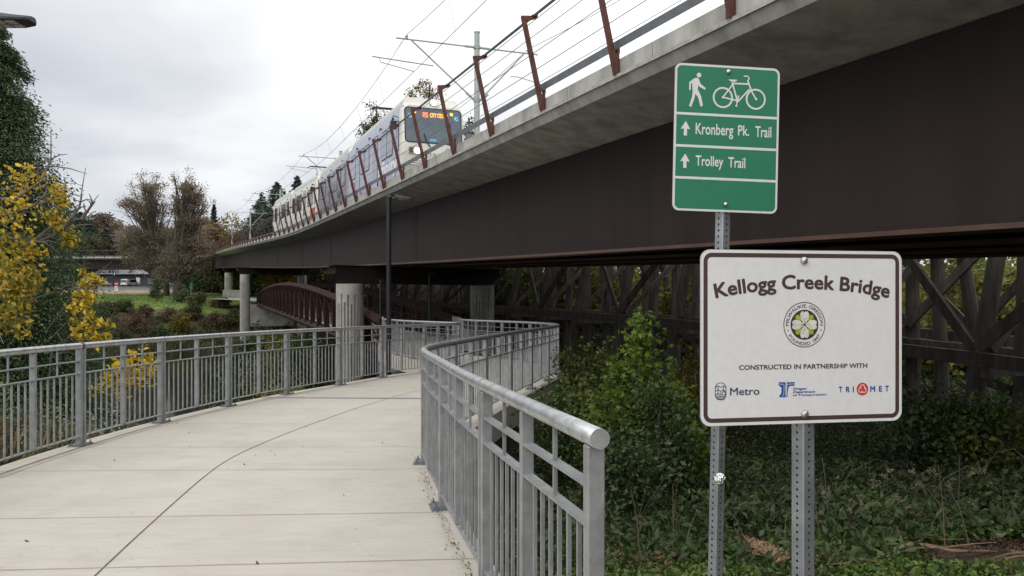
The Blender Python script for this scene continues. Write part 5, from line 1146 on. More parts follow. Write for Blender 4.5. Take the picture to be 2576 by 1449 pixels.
tree('oak_tree', 'tall brown leaved oak with the thick trunk, the right of the two joined crowns', 'tree', P3(443, 745, YO2), px_env([(470, 470, 44, 44), (498, 500, 40, 48), (452, 520, 28, 40), (500, 560, 42, 40), (460, 590, 62, 44), (505, 620, 44, 40), (450, 650, 66, 40), (500, 668, 45, 30), (440, 700, 48, 22), (410, 690, 40, 25)], YO2), 520, 18000, 0.31, 0.5, OAKL, 0.75, 0.92, 200, seed=32, shell=0.05, twigs=4)
# wooded skyline beyond the street
far = [(205, 590, 78, 60, 330, RUSTL), (240, 615, 50, 36, 300, ORNGL), (215, 622, 46, 30, 285, OLIVE), (290, 600, 52, 46, 310, RUSTL), (335, 615, 50, 48, 300, OAKL), (262, 560, 30, 20, 340, RUSTL), (400, 600, 60, 50, 320, RUSTL), (180, 630, 44, 26, 275, OLIVE), (560, 590, 62, 56, 260, GOLDL), (615, 625, 50, 40, 250, OLIVE), (520, 620, 46, 44, 255, RUSTL), (660, 600, 55, 55, 240, OLIVE), (130, 600, 60, 55, 320, RUSTL), (60, 600, 70, 60, 320, OLIVE), (480, 610, 46, 50, 310, RUSTL), (700, 620, 60, 48, 230, OLIVE)]
fl = ['dark rust coloured tree', 'orange topped tree', 'olive brown bushy tree', 'rust brown tree', 'brown leaved tree', 'small rust crown', 'broad rust brown tree', 'low olive tree', 'golden tree', 'olive tree', 'russet tree', 'olive green tree', 'rust coloured tree', 'olive tree', 'russet brown tree', 'olive bushy tree']
pl = ['behind the far deck and left pole', 'standing just above the far deck at the left pole', 'low behind the far deck by the evergreen', 'between the left pole and the oaks', 'behind the left oak crown', 'tucked beside the dark firs on the skyline', 'behind the joined oak crowns', 'partly hidden by the yellow leaves', 'right of the oaks at the bridge bend', 'behind the small overhead poles', 'right behind the right oak', 'behind the rail bridge fence', 'hidden behind the big evergreen', 'at the far left behind the evergreen', 'between the two oak crowns far off', 'behind the rear rail car']
for i, (x, y, rx, ry, Y, lm) in enumerate(far):
    c = np.array(P3(x, y, Y)); s = Y/FPX; gx_ = c[0]; g_ = G(gx_, Y); H2 = max((c[2]-g_)*0.55, ry*s)
    env = [((c[0], Y, c[2]), (rx*s, rx*s, ry*s)), ((c[0], Y, (c[2]+g_)/2+0.5), (rx*s*1.05, rx*s, max(2, (c[2]-g_)/2)))]
    tree('distant_tree', fl[i]+' '+pl[i], 'tree', (gx_, Y, g_), env, 90, 6500, 0.95, 1.3, lm, 0.4, 0.7, 16, 'autumn trees beyond the street', 50+i, shell=0.4)
firs = [(202, 530, 300, 14), (162, 518, 310, 13), (226, 552, 295, 11), (245, 564, 305, 8), (269, 560, 300, 5.5), (150, 560, 300, 4), (658, 482, 210, 8.5), (697, 455, 200, 10.0), (747, 440, 165, 6.5), (722, 490, 205, 7.5), (635, 535, 225, 7.5), (538, 512, 280, 3.4), (100, 560, 300, 4.2)]
fpl = ['with the highest top beside the bare branch', 'just right of the big evergreen', 'on the right slope of the dark skyline group', 'at the right end of the dark skyline group', 'small and alone left of the oaks', 'half hidden by yellow leaves', 'leftmost of those behind the rear rail car', 'tallest of those behind the rear rail car', 'leaning out beside the second pantograph', 'between the two tall ones behind the rear rail car', 'low behind the small overhead poles', 'showing its tip right of the oak crown', 'hidden behind the big evergreen']
for i, (x, y, Y, r) in enumerate(firs):
    t_ = at(x, y, Y); g_ = G(t_.x, Y); conifer('fir_tree', 'dark green fir '+fpl[i], (t_.x, Y, g_), t_.z-g_, r, FIR, 14000, 1.0 if Y > 250 else 0.75, 80+i, 'dark firs on the skyline', 26, 0.3, 0.35, 0.62)
# trees behind the train
YT = 112
tree('leafy_tree', 'thin topped green tree rising behind the first pantograph', 'tree', (at(955, 0, YT).x, YT, 4.9), [(P3(952, 300, YT), (2.0, 2, 3.2)), (P3(930, 330, YT), (1.6, 2, 2.2)), (P3(970, 268, YT), (0.9, 1, 1.2)), (P3(940, 400, YT), (2.6, 2.6, 4)), (P3(945, 500, YT), (3, 3, 4))], 90, 4200, 0.30, 0.5, OLIVE, 0.35, 0.95, 60, seed=120, shell=0.15, twigs=3)
tree('leafy_tree', 'feathery golden green tree tops rising straight behind the train roof', 'tree', (at(1065, 0, YT).x, YT, 4.9), [(P3(x, y, YT), (0.55, 0.6, 1.9)) for x, y in ((1032, 240), (1048, 228), (1066, 222), (1085, 235), (1102, 250), (1075, 245))]+[(P3(1065, 290, YT), (2.3, 2, 2.6)), (P3(1065, 400, YT), (3, 3, 5)), (P3(1200, 350, YT), (1.2, 1.2, 1.5))], 110, 5200, 0.30, 0.42, GOLDL, 0.35, 0.95, 60, seed=121, shell=0.1, twigs=3)
tree('leafy_tree', 'low green tree top just showing above the curb right of the train', 'tree', (at(1175, 0, 90).x, 90, 4.0), [(P3(1180, 330, 90), (1.0, 1, 2.4)), (P3(1180, 420, 90), (3, 3, 5))], 50, 2600, 0.28, 0.45, OLIVE, 0.3, 0.95, 40, seed=122, shell=0.15, twigs=2)
# shrubs on the far bank and grass
bank = [(395, 757, 745, 20, 62, HEDGE, 'bluish green young conifer on the grass left of the oak trunk'), (458, 762, 748, 20, 40, HEDGE, 'dark green bush in front of the oak trunk'), (318, 783, 770, 14, 26, SHRUB, 'small round dark bush in the green grass'), (455, 838, 815, 26, 52, SHRUBY, 'yellow green bush halfway down the far bank'), (485, 805, 790, 26, 40, OLIVE, 'brown green bush near the top of the far bank'), (540, 830, 800, 34, 46, RUSTL, 'brown bush on the far bank left of the round column'), (590, 825, 800, 26, 46, OLIVE, 'olive bush beside the round column'), (250, 825, 800, 30, 40, OLIVE, 'low brown green bush right of the yellow sprays'), (345, 838, 815, 40, 36, RUSTL, 'wide low brown bush on the far bank'), (400, 856, 840, 36, 30, SHRUB, 'dark bush at the foot of the far bank'), (300, 858, 845, 36, 28, OLIVE, 'low olive bush at the water on the left'), (520, 862, 850, 36, 34, SHRUB, 'dark bush at the water left of the round column'), (430, 815, 795, 30, 36, RUSTL, 'rusty brown bush in the middle of the far bank'), (560, 775, 770, 30, 26, RUSTL, 'russet brush at the top of the bank left of the round column'), (275, 790, 780, 34, 22, OLIVE, 'brown weeds clump at the grass edge on the left'), (360, 800, 790, 34, 26, WEEDB, 'dull brown brush at the edge of the grass'), (500, 770, 762, 26, 30, OLIVE, 'olive brush right of the oak trunk on the bank')]
for i, (x, yb, yc, rx, hp, lm, lab) in enumerate(bank):
    Y = Yon(x, yb); c = at(x, yb, Y); g_ = G(c.x, Y); r = rx/FPX*Y; h = hp/FPX*Y
    tall = i == 0
    tree('bush', lab, 'bush', (c.x, Y, g_), [((c.x, Y, g_+h*0.4), (r, r*0.8, h*0.42)), ((c.x+0.1*r, Y, g_+h*0.75), (r*(0.45 if tall else 0.6), r*0.5, h*0.32)), ((c.x-0.5*r, Y, g_+h*0.35), (r*0.6, r*0.6, h*0.3))], 34, 2600, 0.22 if Y > 80 else 0.17, 0.32, lm, 0.06, 0.8, 12, 'bushes on the far bank', 140+i, shell=0.3)
for i, (x, yt, Y, r, lm, lab) in enumerate([(668, 812, 56, 1.7, SHRUB, 'leafy dark bush below the far half of the footbridge'), (705, 835, 50, 1.6, SHRUBY, 'pale green bush under the footbridge arch'), (765, 838, 46, 1.8, SHRUB, 'dark bush low under the footbridge arch'), (640, 835, 60, 1.6, SHRUB, 'bush at the foot of the round column')]):
    c = at(x, yt, Y); g_ = G(c.x, Y); h = c.z-g_
    tree('bush', lab, 'bush', (c.x, Y, g_), [((c.x, Y, g_+h*0.5), (r, r, h*0.5)), ((c.x, Y, g_+h*0.8), (r*0.6, r*0.6, h*0.2))], 40, 3000, 0.17, 0.3, lm, 0.07, 0.85, 14, 'bushes below the footbridge', 165+i, shell=0.3)
# bank cover: weeds on the far slope, dry reeds and leafy cover on the near left
def cover(name, label, P_fn, n, size, mtl, rng, hmax, kind='stuff', upbias=1.2, aspect=0.6, shape='leaf', D=None):
    X, Y = P_fn(n, rng); Z = ground(X, Y); hh = hmax(X, Y)
    z = Z+hh*rng.uniform(0.15, 1.0, len(X))**0.6+0.02
    return tag(leaf_mesh(name, np.stack([X, Y, z], 1), size, mtl, rng=rng, upbias=upbias, aspect=aspect, shape=shape, D=D), label, 'plants', kind=kind)
rg = np.random.default_rng(200)
def uni(x0, x1, y0, y1, keep=None):
    def f(n, rng):
        X = rng.uniform(x0, x1, n); Y = rng.uniform(y0, y1, n)
        if keep is not None: k = keep(X, Y); X, Y = X[k], Y[k]
        return X, Y
    return f
lump = lambda s, a_, b_, sd: (lambda X, Y: a_+b_*np.clip(noise2(X, Y, s, sd)*0.5+0.5, 0, 1)**1.5)
WEED = leafmat('bank_weeds', [(0.035, 0.032, 0.016), (0.06, 0.06, 0.024), (0.10, 0.085, 0.04), (0.06, 0.085, 0.028)], 0.25, 0.8, 0.15)
cover('bank_weeds', 'brown and green weeds covering the far creek bank', uni(-75, -18, 86, 130, lambda X, Y: (Y < 106+4*np.sin(X*.3)+3*np.sin(X*.9)) | (X > -38)), 95000, 0.30, WEED, rg, lump(2.6, 0.2, 1.5, 3), aspect=0.4)
GRASSB = leafmat('grass_blade', [(0.05, 0.10, 0.02), (0.09, 0.16, 0.03), (0.14, 0.20, 0.045)], 0.3, 0.7, 0.1)
cover('grass', 'green grass on the far side of the creek', uni(-110, -38, 110, 168), 46000, 0.26, GRASSB, rg, lump(3, 0.05, 0.14, 5), aspect=0.25)
LSx = lambda Y: np.interp(Y, LS[:150, 1], LS[:150, 0]) if False else np.interp(Y, [-3, 3, 6, 9, 12.6, 14.4, 16.3, 17.8, 19, 20], [-3.6, -4.5, -4.85, -4.98, -4.57, -4.12, -3.45, -2.95, -2.45, -1.9])
cover('ground_cover', 'leafy green ground cover below the left railing', uni(-16, -1.5, 2, 24, lambda X, Y: X < LSx(Y)-0.35), 52000, 0.085, HEDGE, rg, lambda X, Y: np.clip((LSx(Y)-X)*0.5, 0.1, 1)*lump(2.0, 0.35, 1.0, 7)(X, Y)*(1-0.6*sm(Y, 15, 22)), aspect=0.62)
REED = leafmat('dry_reed', [(0.13, 0.09, 0.045), (0.22, 0.16, 0.08), (0.09, 0.085, 0.03), (0.16, 0.11, 0.05)], 0.2, 0.8)
cover('dry_reeds', 'dry brown reeds at the near creek edge', uni(-17, -6.2, 9, 21), 9000, 0.5, REED, rg, lump(2.0, 0.3, 0.9, 9), aspect=0.05, D=np.repeat([[0.1, 0.0, 1.0]], 9000, 0))
tree('bush', 'dark leafy bush with brown tips behind the middle of the left railing', 'bush', (-6.2, 18.5, G(-6.2, 18.5)), [((-6.2, 18.5, -0.5), (1.2, 1.0, 0.9))], 30, 3200, 0.10, 0.22, SHRUB, 0.05, 0.8, 12, 'bushes beside the near creek edge', 170, shell=0.3)
tree('bush', 'rust tinged bush low behind the left railing near the pier', 'bush', (-5.0, 17.5, G(-5, 17.5)), [((-5.0, 17.5, -0.95), (0.8, 0.7, 0.6))], 24, 1800, 0.09, 0.2, SHRUBY, 0.04, 0.8, 10, 'bushes beside the near creek edge', 171, shell=0.3)
tree('bush', 'grey green bush at the left edge behind the railing', 'bush', (-8.2, 11.5, G(-8.2, 11.5)), [((-8.2, 11.5, -0.35), (1.1, 1.0, 0.8))], 30, 3200, 0.09, 0.22, HEDGE, 0.05, 0.8, 12, 'bushes beside the near creek edge', 172, shell=0.3)
# ---- right side: brambles and ivy over the slope
RSx = lambda Y: np.interp(Y, [-14, -8, -2, 1, 2.7, 3.8, 5.15, 6.7, 8.4, 10.6, 12.2, 14.1, 16.4, 18.2, 19.5, 21, 22.4, 24, 40], [3.2, 2.4, 1.3, 0.75, 0.29, 0.02, -0.31, -0.64, -0.92, -0.6, -0.3, 0.1, 0.62, 1.02, 1.12, 0.95, 0.55, 0.2, -4])
bare = lambda X, Y: (np.exp(-((X-4.3)/1.15)**2-((Y-6.0)/0.55)**2) < 0.35) & (np.exp(-((X-2.14-0.11*(Y-6.8))/0.13)**2-((Y-7.1)/1.1)**2) < 0.3)
rh = lambda X, Y: np.clip((X-RSx(Y))*0.55, 0.03, 1)*(0.05+0.55*sm(Y, 5.8, 9)*np.clip(noise2(X, Y, 1.5, 11)*0.5+0.5, 0, 1)+0.55*sm(Y, 9, 14)*np.clip(noise2(X, Y, 2.6, 2)*0.5+0.55, 0, 1))
cover('ivy', 'green ivy and small leaves on the ground around the sign posts', uni(0.1, 7.5, 3.2, 7.2, lambda X, Y: (X > RSx(Y)+0.22) & bare(X, Y) & (rg.uniform(size=len(X)) < 1.25-0.85*sm(Y+noise2(X, Y, 0.8, 6)*0.6, 5.9, 7.3))), 34000, 0.052, IVY, rg, rh, aspect=0.75, upbias=2.0)
cover('brambles', 'dark brambles covering the slope under the bridge', uni(-1.5, 24, 6.4, 30, lambda X, Y: (X > RSx(Y)+0.45) & bare(X, Y) & ((rg.uniform(size=len(X)) < np.clip(9.0/Y, 0.3, 1)))), 330000, 0.078, BRAMB, rg, rh, aspect=0.7, upbias=1.4)
BRAMBD = leafmat('old_bramble_leaf', [(0.026, 0.045, 0.016), (0.046, 0.072, 0.024), (0.036, 0.062, 0.02), (0.07, 0.105, 0.032), (0.055, 0.05, 0.025)], 0.25, 0.6, 0.5)
cover('bramble_tangle', 'browning bramble leaves and stems mixed through the dark slope', uni(0.2, 12, 5.8, 15, lambda X, Y: (X > RSx(Y)+0.5) & bare(X, Y)), 26000, 0.11, BRAMBD, rg, lambda X, Y: rh(X, Y)*1.25+0.06, aspect=0.38, upbias=0.6)
m_ = MB()
for k in range(80):
    x = rg.uniform(0.8, 9); y = rg.uniform(6.2, 12); g_ = G(x, y); a_ = rg.uniform(0, 6.28); ln = rg.uniform(0.5, 1.3); hh = rg.uniform(0.35, 0.85)
    m_.tube([(x+ln*t*math.cos(a_), y+ln*t*math.sin(a_), g_+0.05+hh*math.sin(math.pi*min(1, t*0.8+0.15))) for t in np.linspace(0, 1, 6)], [0.0045, 0.004, 0.0035, 0.003, 0.002, 0.001], 4)
tag(m_.build('bramble_canes', mat('bramble_cane', (0.05, 0.035, 0.027), 0.8)), 'thin arching bramble canes over the slope', 'canes', kind='stuff')
cover('undergrowth', 'green undergrowth below and behind the timber trestle', uni(-6, 34, 26, 58, lambda X, Y: X > 3.5-0.35*(Y-26)), 42000, 0.20, SHRUB, rg, lump(3, 0.2, 1.2, 13), aspect=0.6)
def shrub(x, y, Y, rx, h, lm, lab, n=3000, sz=0.09, seed=1, shape=None, k=34, g=None):
    c = at(x, y, Y); g_ = G(c.x, Y)
    if shape:
        rng = np.random.default_rng(seed); root = thing('maple_sapling', lab, 'shrub', (c.x, Y, g_), g)
        top = c.z; m_ = MB(); P = []
        for j in range(20):
            a_ = rng.uniform(0, 6.28); q = rng.uniform(0.05, 1.0)**0.7; e_ = Vector((c.x+rx*math.cos(a_)*q, Y+rx*0.8*math.sin(a_)*q, g_+(top-g_)*(0.97-0.55*q)*rng.uniform(0.75, 1.0)))
            if j == 0: e_ = Vector((c.x, Y, top))
            s = Vector((c.x, Y, g_-0.2)); md = s.lerp(e_, 0.5)+Vector((0, 0, 0.12)); m_.tube([s, md, e_], [0.022, 0.014, 0.005], 5)
            for f in np.linspace(0.3, 1.03, n//20):
                b_ = (s*(1-f)**2+md*2*f*(1-f)+e_*f*f) if f <= 1 else e_; P.append(np.array(b_)+rng.normal(size=3)*np.array([1, 1, 0.6])*rx*(0.26 if f < 0.85 else 0.12))
        m_.build('stems', BARK, root); leaf_mesh('foliage', np.array(P), sz, lm, root, rng=rng, upbias=1.1, shape='lobed'); return root
    return tree('shrub', lab, 'shrub', (c.x, Y, g_), [((c.x, Y, g_+(c.z-g_)*0.5), (rx, rx, (c.z-g_)*0.5)), ((c.x, Y, g_+(c.z-g_)*0.75), (rx*0.6, rx*0.6, (c.z-g_)*0.25))], k, n, sz, 0.2*rx+0.05, lm, 0.04, 0.85, 14, g, seed, shell=0.3)
shrub(1608, 798, 12.0, 0.95, 0, MAPLE, 'bright green young maple standing in front of the trestle left of the white sign', 9500, 0.115, 301, 'maple')
shrub(1690, 900, 12.6, 0.5, 0, MAPLE, 'lower maple sprig between the bright maple and the white sign', 2200, 0.10, 302, 'maple')
shrub(1470, 850, 17.5, 0.75, 0, GRNSH, 'yellowing shrub beside the outer bend of the right railing', 2600, 0.10, 303)
shrub(1440, 925, 14.5, 0.55, 0, GRNSH, 'small light green shrub below the outer bend of the right railing', 1500, 0.09, 304)
shrub(1540, 950, 12.0, 0.65, 0, GRNSH, 'mid green shrub in front of the bright maple', 2600, 0.08, 305)
shrub(1660, 960, 10.8, 0.6, 0, SHRUB, 'deep green shrub against the left edge of the white sign', 2400, 0.08, 306)
shrub(1750, 880, 17.5, 0.8, 0, SHRUBY, 'orange tinged shrub half hidden by the white sign', 2000, 0.10, 307)
shrub(2330, 985, 13.5, 0.9, 0, BRAMB, 'dark shrub at the foot of the trestle right of the white sign', 2800, 0.10, 308)
shrub(2440, 1000, 12.5, 0.9, 0, BRAMB, 'dark shrub under the rightmost crossed braces', 2600, 0.10, 309)
shrub(2540, 1010, 12.0, 0.8, 0, GRNSH, 'yellow green shrub at the right edge under the trestle', 2000, 0.10, 310)
shrub(1400, 1000, 11.0, 0.5, 0, SHRUB, 'dark low shrub right below the railing bend', 1800, 0.08, 311)
shrub(1560, 1080, 9.0, 0.5, 0, BRAMB, 'dark bramble mound between the railing end cap and the white sign', 2200, 0.07, 312)
# trees and bushes on the hillside behind the trestle
HILLA = leafmat('skylight_tinted_yellow_green_leaf', [(0.09, 0.12, 0.035), (0.18, 0.20, 0.055), (0.28, 0.27, 0.08), (0.33, 0.25, 0.06)], 0.5, 0.6, 0.3)  # both hillside leaf colours brightened to stand in for open-sky light
HILLB = leafmat('skylight_tinted_green_leaf', [(0.08, 0.12, 0.03), (0.16, 0.20, 0.06), (0.26, 0.27, 0.09)], 0.5, 0.6, 0.3)
hill = [(1300, 740, 58, 4.0, 9, OLIVE), (1420, 720, 52, 3.6, 9, HILLB), (1540, 730, 50, 3.4, 8, HILLA), (1650, 700, 55, 3.4, 9, HILLB), (1760, 745, 42, 3.0, 7, HILLA), (1880, 700, 44, 3.4, 9, SHRUB), (2020, 700, 42, 3.4, 8, SHRUBY), (2160, 700, 40, 3.2, 8, SHRUB), (2300, 700, 38, 2.8, 8, HILLA), (2400, 740, 33, 2.4, 6.5, HILLA), (2500, 700, 36, 2.8, 8, HILLB), (2600, 720, 32, 2.6, 8, HILLA), (1180, 740, 74, 4.2, 11, SHRUB), (1060, 740, 96, 5, 14, OLIVE), (940, 730, 118, 6, 15, SHRUB), (820, 730, 130, 6, 14, OLIVE), (720, 730, 140, 5, 12, GOLDL), (645, 735, 150, 4.5, 11, SHRUB), (540, 725, 172, 5, 8, SHRUB), (590, 728, 168, 5, 8, OLIVE), (500, 725, 174, 4.4, 7, SHRUB)]
hpl = ['left of the far pier column behind the trestle', 'behind the trestle above the railing bend', 'behind the trestle above the bright maple', 'behind the trestle just left of the signs', 'behind the trestle and the left sign post', 'hidden behind the white sign', 'behind the middle of the white sign', 'behind the right half of the white sign', 'just right of the white sign behind the trestle', 'seen between the diagonal braces at the right', 'golden, seen through the rightmost trestle bay', 'at the right edge behind the trestle', 'behind the right truss of the footbridge', 'in the dark gap above the footbridge', 'behind the middle of the footbridge arch', 'beyond the far end of the footbridge', 'golden, beyond the footbridge lamp posts', 'beside the far pier columns', 'dark, right of the oak trunk across the street', 'beside the low concrete block', 'dark, just right of the thick oak trunk']
for i, (x, y, Y, r, h, lm) in enumerate(hill):
    c = at(x, y, Y); g_ = G(c.x, Y)
    if Y < 60: h = max(2.5, at(x, 600, Y).z+0.5-g_)
    tree('hillside_tree', 'leafy tree '+hpl[i], 'tree', (c.x, Y, g_), [((c.x, Y, g_+h*0.45), (r, r*0.8, h*0.5)), ((c.x, Y, g_+h*0.2), (r*1.05, r*0.8, h*0.28))], 80, 5600, 0.30 if Y < 80 else 0.6, 0.55 if Y < 80 else 1.0, lm, 0.2, 0.75, 22, 'leafy trees behind the trestle and footbridge', 220+i, shell=0.35)
# ---- small things on the near ground
rng = np.random.default_rng(400)
m_ = MB()
for k in range(38):
    x = rng.uniform(2.0, 6.5); y = rng.uniform(5.0, 6.8); a_ = rng.uniform(-0.5, 0.5)+(math.pi if rng.uniform() < .5 else 0); ln = rng.uniform(0.2, 0.8); q = []
    for t in np.linspace(0, 1, 5): xx, yy = x+ln*t*math.cos(a_)+rng.normal()*0.02, y+ln*t*math.sin(a_)*0.5+rng.normal()*0.02; q.append((xx, yy, G(xx, yy)+0.03+0.05*math.sin(3*t)+rng.uniform(0, 0.03)))
    m_.tube(q, [0.008, 0.007, 0.006, 0.005, 0.003], 5)
for k in range(7):
    x = rng.uniform(2.9, 5.6); y = rng.uniform(5.5, 6.2); a_ = rng.uniform(-0.35, 0.35); ln = rng.uniform(0.5, 1.1); q = []
    for t in np.linspace(0, 1, 7): xx, yy = x+ln*t*math.cos(a_), y+ln*t*math.sin(a_)*0.6+0.05*math.sin(5*t+k); q.append((xx, yy, G(xx, yy)+0.04+0.05*math.sin(4*t+k)))
    m_.tube(q, [0.012, 0.02, 0.018, 0.016, 0.012, 0.009, 0.004], 6)
tag(m_.build('dry_twigs', TWIG), 'dry twigs strewn over the dirt at the bottom right', 'twigs', kind='stuff')
LITTER = leafmat('litter_bits', [(0.04, 0.026, 0.018), (0.08, 0.05, 0.032), (0.12, 0.075, 0.045), (0.05, 0.035, 0.025)], 0.1, 0.9)
STRAW = leafmat('straw', [(0.26, 0.165, 0.095), (0.42, 0.28, 0.17), (0.15, 0.10, 0.06)], 0.2, 0.8)
n = 1700; yy = rng.uniform(6.1, 8.4, n); xx = 2.14+0.11*(yy-6.8)+rng.normal(size=n)*0.07*(1.6-0.3*(yy-6.1))
tag(leaf_mesh('straw_patch', np.stack([xx, yy, ground(xx, yy)+0.05+rng.uniform(0, 0.06, n)], 1), 0.08, STRAW, upbias=2.5, aspect=0.12, rng=rng), 'patch of pale dead straw on the ground between the sign posts', 'straw', kind='stuff')
n = 5200; yy = rng.normal(6.1, 0.55, n); xx = rng.normal(4.6, 1.1, n)
tag(leaf_mesh('leaf_litter', np.stack([xx, yy, ground(xx, yy)+0.008+rng.uniform(0, 0.03, n)], 1), 0.035, LITTER, upbias=2.2, aspect=0.4, rng=rng), 'brown leaf litter and bark bits over the dirt at the bottom right', 'litter', kind='stuff')
n = 90; yy = rng.normal(5.9, 0.3, n); xx = rng.normal(1.0, 0.2, n)
tag(leaf_mesh('dead_leaves', np.stack([xx, yy, ground(xx, yy)+0.05+rng.uniform(0, 0.12, n)], 1), 0.05, DEADL, upbias=1.5, rng=rng), 'curled dead brown leaves right of the railing end post', 'leaves', kind='stuff')
FLUFF = leafmat('pale_seed_fluff', [(0.16, 0.14, 0.105), (0.24, 0.21, 0.155), (0.11, 0.10, 0.07)], 0.3, 0.9)
C = []
for k in range(40):
    x = rng.uniform(1960, 2500); y = rng.uniform(1150, 1310); Y = 7.6 if y > 1230 else 8.6; c = np.array(at(x, y, Y+rng.uniform(-.5, .5))); c[2] = min(c[2], G(c[0], c[1])+0.75); C.append(c+rng.normal(size=(22, 3))*0.018)
tag(leaf_mesh('seed_heads', np.concatenate(C), 0.03, FLUFF, rng=rng), 'pale fluffy seed heads scattered over the brambles at the right', 'seed heads', kind='stuff')
m_ = MB()
for k in range(26):
    x = rng.uniform(0.9, 6); y = rng.uniform(5.6, 9); g_ = G(x, y); h = rng.uniform(0.3, 0.8); dx, dy = rng.normal(size=2)*0.15; m_.tube([(x, y, g_), (x+dx*0.4, y+dy*0.4, g_+h*0.6), (x+dx, y+dy, g_+h)], [0.003, 0.0022, 0.001], 4)
tag(m_.build('dry_stalks', TWIG), 'thin dry stalks standing in the brambles', 'stalks', kind='stuff')
# litter on the path
n = 36; LC = []
for k in range(n):
    i = rng.integers(12, 60); t = rng.uniform(0.05, 0.95); p_ = LE[i]*(1-t)+RE[i]*t; LC.append((p_[0], p_[1], float(pathz(p_[1]))+0.008))
tag(leaf_mesh('fallen_leaves', LC, 0.035, DEADL, upbias=6, rng=rng, aspect=0.45), 'small dry leaves and bits scattered on the path', 'leaves', kind='stuff')
n = 260; tt = rng.uniform(0, 1, n)**1.4; yq = 4.3+tt*4.2; xq = RSx(yq)-0.02-np.abs(rng.normal(size=n))*0.05
tag(leaf_mesh('path_edge_debris', np.stack([xq, yq, pathz(yq)+0.008+rng.uniform(0, 0.012, n)], 1), 0.017, DEADL, upbias=3, rng=rng), 'dirt and leaf bits gathered along the right path edge', 'debris', kind='stuff')
# crumpled foil on the left sign post
bm_p = TLg+Mg @ Vector((0.232-0.012, -0.0, -1.0)); bpx = at(1810, 1204, (bm_p.y))
import bmesh
bm = bmesh.new(); bmesh.ops.create_icosphere(bm, subdivisions=3, radius=0.022)
for v in bm.verts: v.co *= 1+random.uniform(-0.22, 0.22); v.co.y *= 0.55
me = bpy.data.meshes.new('foil_ball'); bm.to_mesh(me); bm.free(); me.materials.append(FOIL); fo = bpy.data.objects.new('foil_ball', me); COL.objects.link(fo); fo.location = (bpx.x, bpx.y-0.0, bpx.z); tag(fo, 'crumpled silver foil stuck on the left sign post', 'foil')
# ------------------------------------------------------------------ across the street
DARKW = mat('dark_charcoal_wall', (0.05, 0.052, 0.058), 0.8, 0, 0.25, 0.5); WHITEB = mat('white_building_wall', (0.62, 0.64, 0.67), 0.7, 0, 0.1, 0.2); GREYW = mat('grey_building_wall', (0.33, 0.35, 0.37), 0.7, 0, 0.15, 0.3)
VW = mat('white_vehicle_paint', (0.62, 0.64, 0.66), 0.3, 0, 0.1, 1); VS = mat('silver_vehicle_paint', (0.33, 0.36, 0.40), 0.3, 0.4, 0.1, 1)
def pxbox(x0, x1, y0, y1, Y): a_, b_ = at(x0, y1, Y), at(x1, y0, Y); return a_.x, b_.x, a_.z, b_.z
Yb = 244; x0, x1, z0, z1 = pxbox(228, 432, 690, 722, Yb); z0 = 3.9
root = thing('shop_building', 'low charcoal flat roofed building across the street behind the far bridge column', 'building', (x0, Yb, z0))
m_ = MB(); m_.box(((x0+x1)/2, Yb+8, (z0+z1)/2), (x1-x0, 16, z1-z0)); m_.build('wall', DARKW, root)
m_ = MB(); m_.box(((x0+x1)/2, Yb+7.6, z1+0.14), (x1-x0+1.2, 17.6, 0.26)); m_.build('roof', GREYW, root)
for xx in (242, 262, 312, 345, 372):
    a_ = pxbox(xx, xx+9, 701, 714, Yb); m_ = MB(); m_.box(((a_[0]+a_[1])/2, Yb-0.03, (a_[2]+a_[3])/2), (a_[1]-a_[0], 0.12, a_[3]-a_[2])); wo = m_.build('window', GREYW, root)
    m_ = MB(); m_.box(((a_[0]+a_[1])/2, Yb-0.09, (a_[2]+a_[3])/2), ((a_[1]-a_[0])*0.85, 0.06, (a_[3]-a_[2])*0.8)); m_.build('pane', GLASS, wo)
Yw = 285; x0, x1, z0, z1 = pxbox(300, 415, 671, 700, Yw)
root = thing('white_building', 'bright white building with a sloped wing standing behind the charcoal shop', 'building', (x0, Yw, 4))
m_ = MB(); m_.box(((x0+x1)/2+2, Yw+6, (4+z1)/2), (x1-x0-4, 12, z1-4)); m_.build('wall', WHITEB, root)
xa, xb, za, zb = pxbox(245, 302, 677, 700, Yw); m_ = MB(); m_.prism([(xa, 4), (xb, 4), (xb+6, zb+2), (xb-3, zb+2.2), (xa, zb-1.4)], lambda u, v, d: (u, Yw-2+d, v), 0, 10); m_.build('wing', GREYW, root)
for k in range(4): a_ = pxbox(274+7*k, 278+7*k, 679, 687, Yw-2); m_ = MB(); m_.box(((a_[0]+a_[1])/2, Yw-2.05, (a_[2]+a_[3])/2), (a_[1]-a_[0], 0.2, a_[3]-a_[2])); m_.build('window', GLASS, root)
